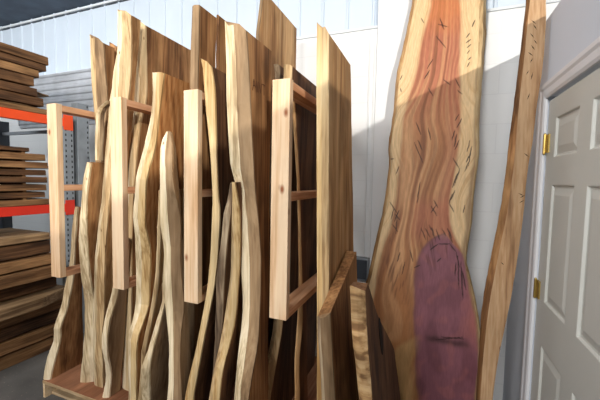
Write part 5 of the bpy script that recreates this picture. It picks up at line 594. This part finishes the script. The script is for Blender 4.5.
def figure(x, z):
    nz = noise.noise
    wx = x + 0.018*nz((x*4, z*2.2, 0.7)) + 0.006*nz((x*14, z*7, 3.1))
    hl, hr = prf('HL', z), prf('HR', z)
    # flowing grain coordinate
    g = (wx-hl)/max(hr-hl, .05)
    flow = g + 0.26*nz((x*3.5, z*1.7, 4.4)) + 0.10*nz((x*7, z*4.5, 14.4))
    st = nz((flow*16, z*0.8, 1.3))*0.5+0.5
    st2 = nz((flow*55, z*2.0, 8.3))*0.5+0.5
    ring = 0.5+0.5*math.sin(flow*38+3*nz((x*3, z*1.1, 6.6)))
    up_ = sm(1.75, 2.45, z)
    heart = mixc(HORG, HRED, up_)
    heart = mixc(heart, HTAN, 0.85*sm(0.50, 0.68, st)*(1-0.4*up_))
    heart = mixc(heart, HDRK, 0.7*sm(0.46, 0.28, st))
    heart = mixc(heart, HDRK, 0.42*sm(0.62, 0.95, ring)*(1-0.5*up_))
    heart = mixc(heart, HRED, 0.5*sm(0.66, 0.9, g)*(1-sm(0.95, 1.0, g)))
    heart = mixc(heart, HRED, 0.6*sm(1.15, 1.3, z)*sm(1.55, 1.4, z)*sm(0.25, 0.5, g))
    # pale cathedral streak left of the middle
    heart = mixc(heart, HTAN, 0.7*math.exp(-((x+0.14+0.02*math.sin(z*5))/0.03)**2)*sm(1.35, 1.5, z)*sm(2.05, 1.85, z))
    heart = mixc(heart, c3(196, 120, 70), 0.6*sm(2.55, 2.7, z+0.08*nz((x*8, z*8, 2))))
    heart = mixc(heart, c3(140, 90, 50), 0.5*sm(1.15, 0.9, z))
    sap = mixc(SAP, SAPD, 0.65*sm(0.45, 0.8, st2) + 0.25*sm(.5, .9, st))
    c = mixc(sap, heart, sm(-0.012, 0.022, wx-hl)*sm(-0.012, 0.016, hr-wx))
    # brown rims along both live edges
    l, r = prf('L', z), prf('R', z)
    c = mixc(c, BARKC, 0.8*sm(0.035, 0.008, x-l-0.012*nz((z*6, 1, 1))))
    c = mixc(c, BARKC, 0.85*sm(0.050, 0.022, r-x-0.012*nz((z*6, 7, 1))))
    # purple burl
    pl = pu_left(z)
    if pl is not None and z < ptop[1]:
        wx2 = x + 0.010*nz((x*20, z*12, 5.5))
        k = z > 1.25
        right = hr if z < 1.16 else ptop[0] + (hr-ptop[0])*math.sqrt(max(0, (ptop[1]-z)/max(ptop[1]-1.16, .01)))
        f = sm(-0.010, 0.016, wx2-pl)*sm(-0.004, 0.014, right-wx2)
        p = mixc(PUR, PURD, 0.35*sm(0.45, 0.66, nz((x*11, z*5, 9))*0.5+0.5) + 0.5*sm(0.85, 0.25, z))
        p = mixc(p, PINK, 0.7*sm(0.20, 0.28, x+0.02*nz((x*10, z*9, 3)))*sm(.55, .75, z)*sm(1.05, .9, z))
        p = mixc(p, c3(166, 120, 96), 0.6*sm(0.05, 0.0, ptop[1]-z-0.03*nz((x*15, 1, z*9))))
        p = mixc(p, c3(60, 38, 38), 0.75*math.exp(-((z-0.62-0.02*nz((x*20, 2, 2)))/0.020)**2)*sm(-.02, .06, x)*sm(.30, .2, x))
        p = mixc(p, c3(70, 44, 40), 0.8*math.exp(-((z-1.075)/0.025)**2-((x+0.085)/0.035)**2))
        p = mixc(p, PINK, 0.2*sm(0.55, 0.7, nz((x*16, z*14, 21))*0.5+0.5))
        rim = sm(0.03, 0.0, abs(wx2-pl)-0.006)
        p = mixc(p, c3(112, 72, 58), 0.5*rim)
        c = mixc(c, p, f)
    # lighter patches low on the left
    c = mixc(c, c3(186, 150, 96), 0.6*sm(0.62, 0.72, nz((x*7+3, z*4, 2.6))*0.5+0.5)*sm(0.75, 0.6, z)*sm(0.0, -0.1, x))
    # radiating dark hairlines just above and beside the burl
    if pl is None or z > 0.8:
        h = nz((x*85+z*14*(1 if x > -.02 else -1), z*9, 7.7))
        near = math.exp(-((z-1.20)/0.14)**2)*sm(0.16, 0.02, abs(x-0.04)) + 0.8*math.exp(-((z-1.0)/0.2)**2)*math.exp(-((x+0.19)/0.09)**2)
        c = mixc(c, c3(70, 40, 28), 0.75*near*sm(0.15, 0.45, h))
    # dark saw nicks and checks
    for (x0, z0, x1, z1) in SEGB.get(int(z*20), ()):
        dx, dz_ = x1-x0, z1-z0; L2 = dx*dx+dz_*dz_
        t_ = min(max(((x-x0)*dx+(z-z0)*dz_)/max(L2, 1e-9), 0), 1)
        dd = math.hypot(x-x0-dx*t_+0.003*nz((x*40, z*40, 1)), z-z0-dz_*t_)
        w = (0.0032+0.0022*abs(nz((x0*50, z0*50, 3))))*(0.35+1.3*t_*(1-t_)*2)
        if dd < w*1.6: c = mixc(c, c3(46, 26, 20), 0.9*sm(w*1.5, w*0.5, dd))
    return c

a9, b9 = BIG['ab'][0], BIG['ab'][1]
ztop9 = 3.02
root = thing('live_edge_slab', 'huge figured slab with red heartwood and purple burl leaning on wall', 'wood slab', (-0.03, a9, 0))
ang = Matrix.Translation(-Vector(root.location))
nx, nz_ = 165, 640
bm = bmesh.new()
cl = bm.loops.layers.float_color.new('figure')
th = 0.060
grid = []; cols = {}
for j in range(nz_+1):
    z = 0.002+(ztop9-0.002)*j/nz_
    l, r = prf('LI', z), prf('RI', z)
    row = []
    for i in range(nx+1):
        x = l+(r-l)*i/nx
        v = bm.verts.new((x, a9+b9*z, z)); row.append(v); cols[v] = figure(x, z)
    grid.append(row)
for j in range(nz_):
    for i in range(nx):
        f = bm.faces.new((grid[j][i], grid[j][i+1], grid[j+1][i+1], grid[j+1][i]))
        for lp in f.loops: lp[cl] = cols[lp.vert] + (1,)
# back and side walls of the board
def wallstrip(seq, endc):
    bk = [bm.verts.new((v.co.x, v.co.y+th, v.co.z)) for v in seq]
    for a, b, a2, b2 in zip(seq, seq[1:], bk, bk[1:]):
        f = bm.faces.new((a, b, b2, a2))
        for lp in f.loops: lp[cl] = endc + (1,)
    return bk
lb = wallstrip([r[0] for r in grid], BARKC); rb = wallstrip([r[-1] for r in grid], BARKC)
tb = wallstrip(grid[-1], SAPD); bb = wallstrip(grid[0], SAPD)
for a, b, c_, d_ in zip(lb, lb[1:], rb, rb[1:]):
    f = bm.faces.new((a, b, d_, c_))
    for lp in f.loops: lp[cl] = SAPD + (1,)
o = link('board', bm, M['figured'], None); o.parent = root; o.matrix_parent_inverse = ang
# bevelled bark edges down both sides
def side_edge(inner, outer, root_, ang_, mt, a, b, th_, zt, n=150, name='live_edge', drop=0.030, sd=0):
    bm = bmesh.new(); ring = []
    for j in range(n+1):
        z = 0.002+(zt-0.002)*j/n
        xi, xo = prf(inner, z), prf(outer, z)+0.003*noise.noise((z*15, sd, 1))
        y = a+b*z
        pts = [(xi, y, z), (xi+(xo-xi)*.55, y+drop*.3, z), (xo, y+drop, z), (xo-(xo-xi)*.1, y+th_, z), (xi, y+th_, z)]
        ring.append([bm.verts.new(p) for p in pts])
    for p, q in zip(ring, ring[1:]):
        for k in range(5): bm.faces.new((p[k], p[(k+1) % 5], q[(k+1) % 5], q[k]))
    bm.faces.new(ring[0]); bm.faces.new(ring[-1])
    o = link(name, bm, mt, None); o.parent = root_; o.matrix_parent_inverse = ang_
side_edge('LI', 'L', root, ang, M['face_tan'], a9, b9, th, ztop9)
side_edge('RI', 'R', root, ang, M['tan'], a9, b9, th, ztop9, sd=4)

a0, b0 = BIG['ab'][2], BIG['ab'][3]
root = thing('live_edge_slab', 'narrow tapering slab leaning in the corner between figured slab and door', 'wood slab', (0.33, a0, 0))
ang = Matrix.Translation(-Vector(root.location))
bm = bmesh.new(); ring = []
n, zt, th = 150, 2.98, 0.045
for j in range(n+1):
    z = 0.002+(zt-0.002)*j/n
    l, r = prf('LI0', z), prf('R0', z); y = a0+b0*z
    ring.append([bm.verts.new(p) for p in [(l+(r-l)*k/6, y+(0.004 if k == 6 else 0), z) for k in range(7)] + [(r+0.002, y+th, z), (l, y+th, z)]])
for p, q in zip(ring, ring[1:]):
    for k in range(9): bm.faces.new((p[k], p[(k+1) % 9], q[(k+1) % 9], q[k]))
bm.faces.new(ring[0]); bm.faces.new(ring[-1])
o = link('board', bm, M['narrow'], None); o.parent = root; o.matrix_parent_inverse = ang
side_edge('LI0', 'L0', root, ang, M['face_brown'], a0, b0, th, zt, sd=9, drop=0.02)
# saw nicks on the narrow slab
for (x0, z0, x1, z1) in NICKS:
    bm = bmesh.new()
    A = Vector((x0, a0+b0*z0-0.0006, z0)); B = Vector((x1, a0+b0*z1-0.0006, z1))
    dv = (B-A).normalized(); pv = dv.cross(Vector((0, 1, 0)))*0.002; mid = (A+B)/2
    q = [A, mid-pv, B, mid+pv]
    v1 = [bm.verts.new(p) for p in q]; v0 = [bm.verts.new(p+Vector((0, 0.004, 0))) for p in q]
    bm.faces.new(v1); bm.faces.new(v0[::-1])
    for k in range(4): bm.faces.new((v0[k], v0[(k+1) % 4], v1[(k+1) % 4], v1[k]))
    o = link('saw_nick', bm, M['slot'], None); o.parent = root; o.matrix_parent_inverse = ang

# ------------------------------------------------------------------ pallet rack on the left
t = thing('pallet_rack', 'orange beamed grey steel pallet rack holding stacked planks', 'pallet rack', (-3.7, 0.9, 0))
RX = -3.2
def upright(x0, x1, y0, y1, mt, holes=True):
    bm = bmesh.new(); box(bm, x0, x1, y0, y1, 0.0, 2.145, bevel=0.004)
    o = sub('upright', bm, mt)
    bm = bmesh.new(); box(bm, x0-0.03, x1+0.03, y0-0.03, y1+0.03, 0.0, 0.008)
    sub('foot_plate', bm, mt)
upright(RX-0.075, RX-0.002, 2.10, 2.19, M['perf'])
upright(RX-1.07, RX-1.0, 2.10, 2.19, M['darksteel'])
upright(RX-0.075, RX-0.002, -0.49, -0.40, M['steel'])
upright(RX-1.07, RX-1.0, -0.49, -0.40, M['darksteel'])
for zz in (0.25, 0.95, 1.65, 2.0):
    sub('brace', bx(RX-1.0, RX-0.075, 2.125, 2.155, zz, zz+0.03), M['steel'])
for zz, mt in ((2.05, 'orange'), (1.25, 'red')):
    for xx in (RX-0.05, RX-1.05):
        bm = bmesh.new(); box(bm, xx, xx+0.05, -0.40, 2.10, zz, zz+0.078, bevel=0.004)
        o = sub('beam', bm, M[mt])
        if xx > -3.6:
            bm = bmesh.new()
            box(bm, RX-0.002, RX+0.004, 2.098, 2.185, zz-0.03, zz+0.11, bevel=0.001)
            h = link('beam_connector', bm, M[mt], None); h.parent = o
# second upright of the next rack row, beside the end of the first
bx_t = thing('steel_post', 'grey perforated steel post standing just past the orange rack', 'steel post', (-3.25, 2.32, 0))
keep = t; t = bx_t
sub('post', bx(-3.30, -3.215, 2.24, 2.36, 0, 2.30, bevel=0.004), M['perf'])
t = keep

ORD = ['top', 'second', 'third', 'fourth', 'fifth', 'sixth', 'seventh', 'eighth', 'ninth', 'tenth']
def plank(z0, z1, xf, ye, mt, label, group, w=0.55, ys0=-0.35, taper=0.0, endm='endgrain', skew=0.0):
    root = thing('sawn_plank', label, 'plank', (xf-w/2, (ys0+ye)/2, z0), group)
    sd = z0*37+ye*11
    bm = bmesh.new(); ring = []; N_ = 44
    for j in range(N_+1):
        u = j/N_; y = ys0+(ye-ys0)*u
        wv = 0.012*noise.noise((y*2.6, sd, 0))+0.004*noise.noise((y*11, sd, 3))
        x1 = xf+wv-taper*sm(0.86, 1.0, u); x0 = xf-w+0.02*noise.noise((y*2, sd, 8))
        c = 0.004
        pts = [(x0, y, z0), (x1-c, y, z0), (x1, y+0, z0+c), (x1-0.004, y, z1-c), (x1-0.008, y, z1), (x0, y, z1)]
        ring.append([bm.verts.new((p[0], p[1]+skew*(p[0]-xf)*u, p[2])) for p in pts])
    for p, q in zip(ring, ring[1:]):
        for k in range(6): bm.faces.new((p[k], p[(k+1) % 6], q[(k+1) % 6], q[k]))
    f0 = bm.faces.new(ring[0]); f1 = bm.faces.new(ring[-1]); f0.material_index = f1.material_index = 1
    base = Vector(root.location)
    o = link('board', bm, [M[mt], M[endm]], None); o.parent = root; o.matrix_parent_inverse = Matrix.Translation(-base)
    return root
def stick(x, y, z0, z1, lab, grp):
    o = link('sticker_strip', bx(x-0.5, x, y-0.012, y+0.012, z0, z1), M['plank_tan'], None, (x-0.25, y, z0))
    o['label'] = lab; o['category'] = 'spacer strip'; o['group'] = grp
# upper stack
z = 2.128
up_rows = [(0.046, 1.98, -3.20, 'plank_tan'), (0.014, 2.15, -3.23, 'plank_pale'), (0.070, 1.93, -3.19, 'plank'), (0.066, 1.87, -3.18, 'plank'), (0.014, 2.10, -3.25, 'plank_pale'), (0.078, 1.86, -3.20, 'plank'), (0.064, 1.90, -3.20, 'plank_tan'), (0.054, 1.95, -3.18, 'plank'), (0.070, 1.965, -3.17, 'plank_tan')]
cnt = len(up_rows)
names = ['topmost long', 'second', 'third', 'fourth', None, 'fifth', 'sixth', None, 'lowest']
for i, (h, ye, xf, mt) in enumerate(up_rows):
    nm = names[cnt-1-i]
    lab = {'topmost long': 'topmost long brown plank in the stack above the orange beam', 'lowest': 'lowest brown plank lying directly on the orange beam',
           None: 'thin grey offcut poking farthest out of the upper plank stack' if i == 1 else 'higher thin offcut poking out of the upper plank stack'}.get(nm, '%s brown plank from the top in the stack above the orange beam' % nm)
    plank(z, z+h, xf, ye, mt, lab, 'planks above the orange beam', taper=0.15 if nm is None else 0.0)
    z += h+0.003
# ribbed grey sheet standing on the back wall behind the rack
bm = bmesh.new(); prof = []
zz = 2.16
while zz < 2.70:
    prof += [(0.0, zz), (0.0, zz+0.035), (-0.014, zz+0.047), (-0.014, zz+0.062), (0.0, zz+0.074)]; zz += 0.075
for x0, x1 in ((-4.75, -2.86),):
    a = [bm.verts.new((x0, 2.585+dy, q)) for dy, q in prof]; c = [bm.verts.new((x1, 2.585+dy, q)) for dy, q in prof]
    for k in range(len(prof)-1): bm.faces.new((a[k], c[k], c[k+1], a[k+1]))
    e0 = [bm.verts.new((x0, 2.597, prof[0][1])), bm.verts.new((x1, 2.597, prof[0][1])), bm.verts.new((x1, 2.597, prof[-1][1])), bm.verts.new((x0, 2.597, prof[-1][1]))]
    bm.faces.new(e0); bm.faces.new([a[0], e0[0], e0[1], c[0]]); bm.faces.new([a[-1], c[-1], e0[2], e0[3]])
    bm.faces.new(a[::-1] + [e0[3], e0[0]][::1]); bm.faces.new(c + [e0[2], e0[1]])
o = link('steel_sheet', bm, M['sheet'], None, (-3.8, 2.59, 2.16))
o['label'] = 'grey ribbed steel sheet on the back wall under the siding ledge, behind the rack'; o['category'] = 'metal sheet'; o['kind'] = 'thing'
# middle stack
z = 1.330
mid_rows = [(0.050, 1.955, -3.20, 'plank_tan'), (0.048, 1.93, -3.21, 'plank'), (0.052, 1.93, -3.19, 'plank_tan'), (0.050, 1.945, -3.20, 'plank'), (0.048, 1.94, -3.21, 'plank'), (0.052, 1.95, -3.19, 'plank_tan'), (0.056, 1.935, -3.20, 'plank_tan'), (0.034, 1.82, -3.22, 'plank')]
cnt = len(mid_rows)
for i, (h, ye, xf, mt) in enumerate(mid_rows):
    nm = ORD[cnt-1-i]
    plank(z, z+h, xf, ye, mt, ('shorter top plank of the stack between the two rack beams' if i == cnt-1 else '%s plank from the top in the stack between the rack beams' % nm), 'planks between the rack beams')
    z += h
    if i < cnt-1:
        for yy in (0.3, 1.78):
            stick(-3.23, yy, z, z+0.015, 'thin spacer strip between planks of the middle stack', 'spacer strips in the middle stack')
        z += 0.015
# lower stack on the floor
low_rows = [(0.112, 1.98, -3.18, 'plank_tan'), (0.100, 2.00, -3.16, 'plank_tan'), (0.100, 2.02, -3.17, 'plank'), (0.090, 2.03, -3.14, 'plank_tan'), (0.085, 2.06, -3.02, 'plank_pale'), (0.105, 2.00, -3.20, 'plank'), (0.090, 2.02, -3.10, 'plank_tan'), (0.085, 1.98, -3.16, 'plank_tan'), (0.110, 1.95, -3.19, 'plank'), (0.060, 1.93, -3.16, 'plank_pale')]
z = 0.0
cnt = len(low_rows)
for i, (h, ye, xf, mt) in enumerate(low_rows):
    nm = ORD[cnt-1-i]
    lab = {cnt-1: 'weathered pale top plank of the floor stack below the red beam', 4: 'pale plank jutting out of the floor stack halfway down'}.get(i, '%s thick plank from the top in the floor stack' % nm)
    plank(z, z+h, xf, ye, mt, lab, 'thick planks stacked on the floor', w=0.6, taper=0.10 if i == 4 else 0.0)
    z += h+0.016 if i < cnt-1 else h
    if i < cnt-1:
        for yy in (0.3, 1.70):
            stick(-3.24, yy, z-0.016, z, 'thin spacer strip between planks of the floor stack', 'spacer strips in the floor stack')
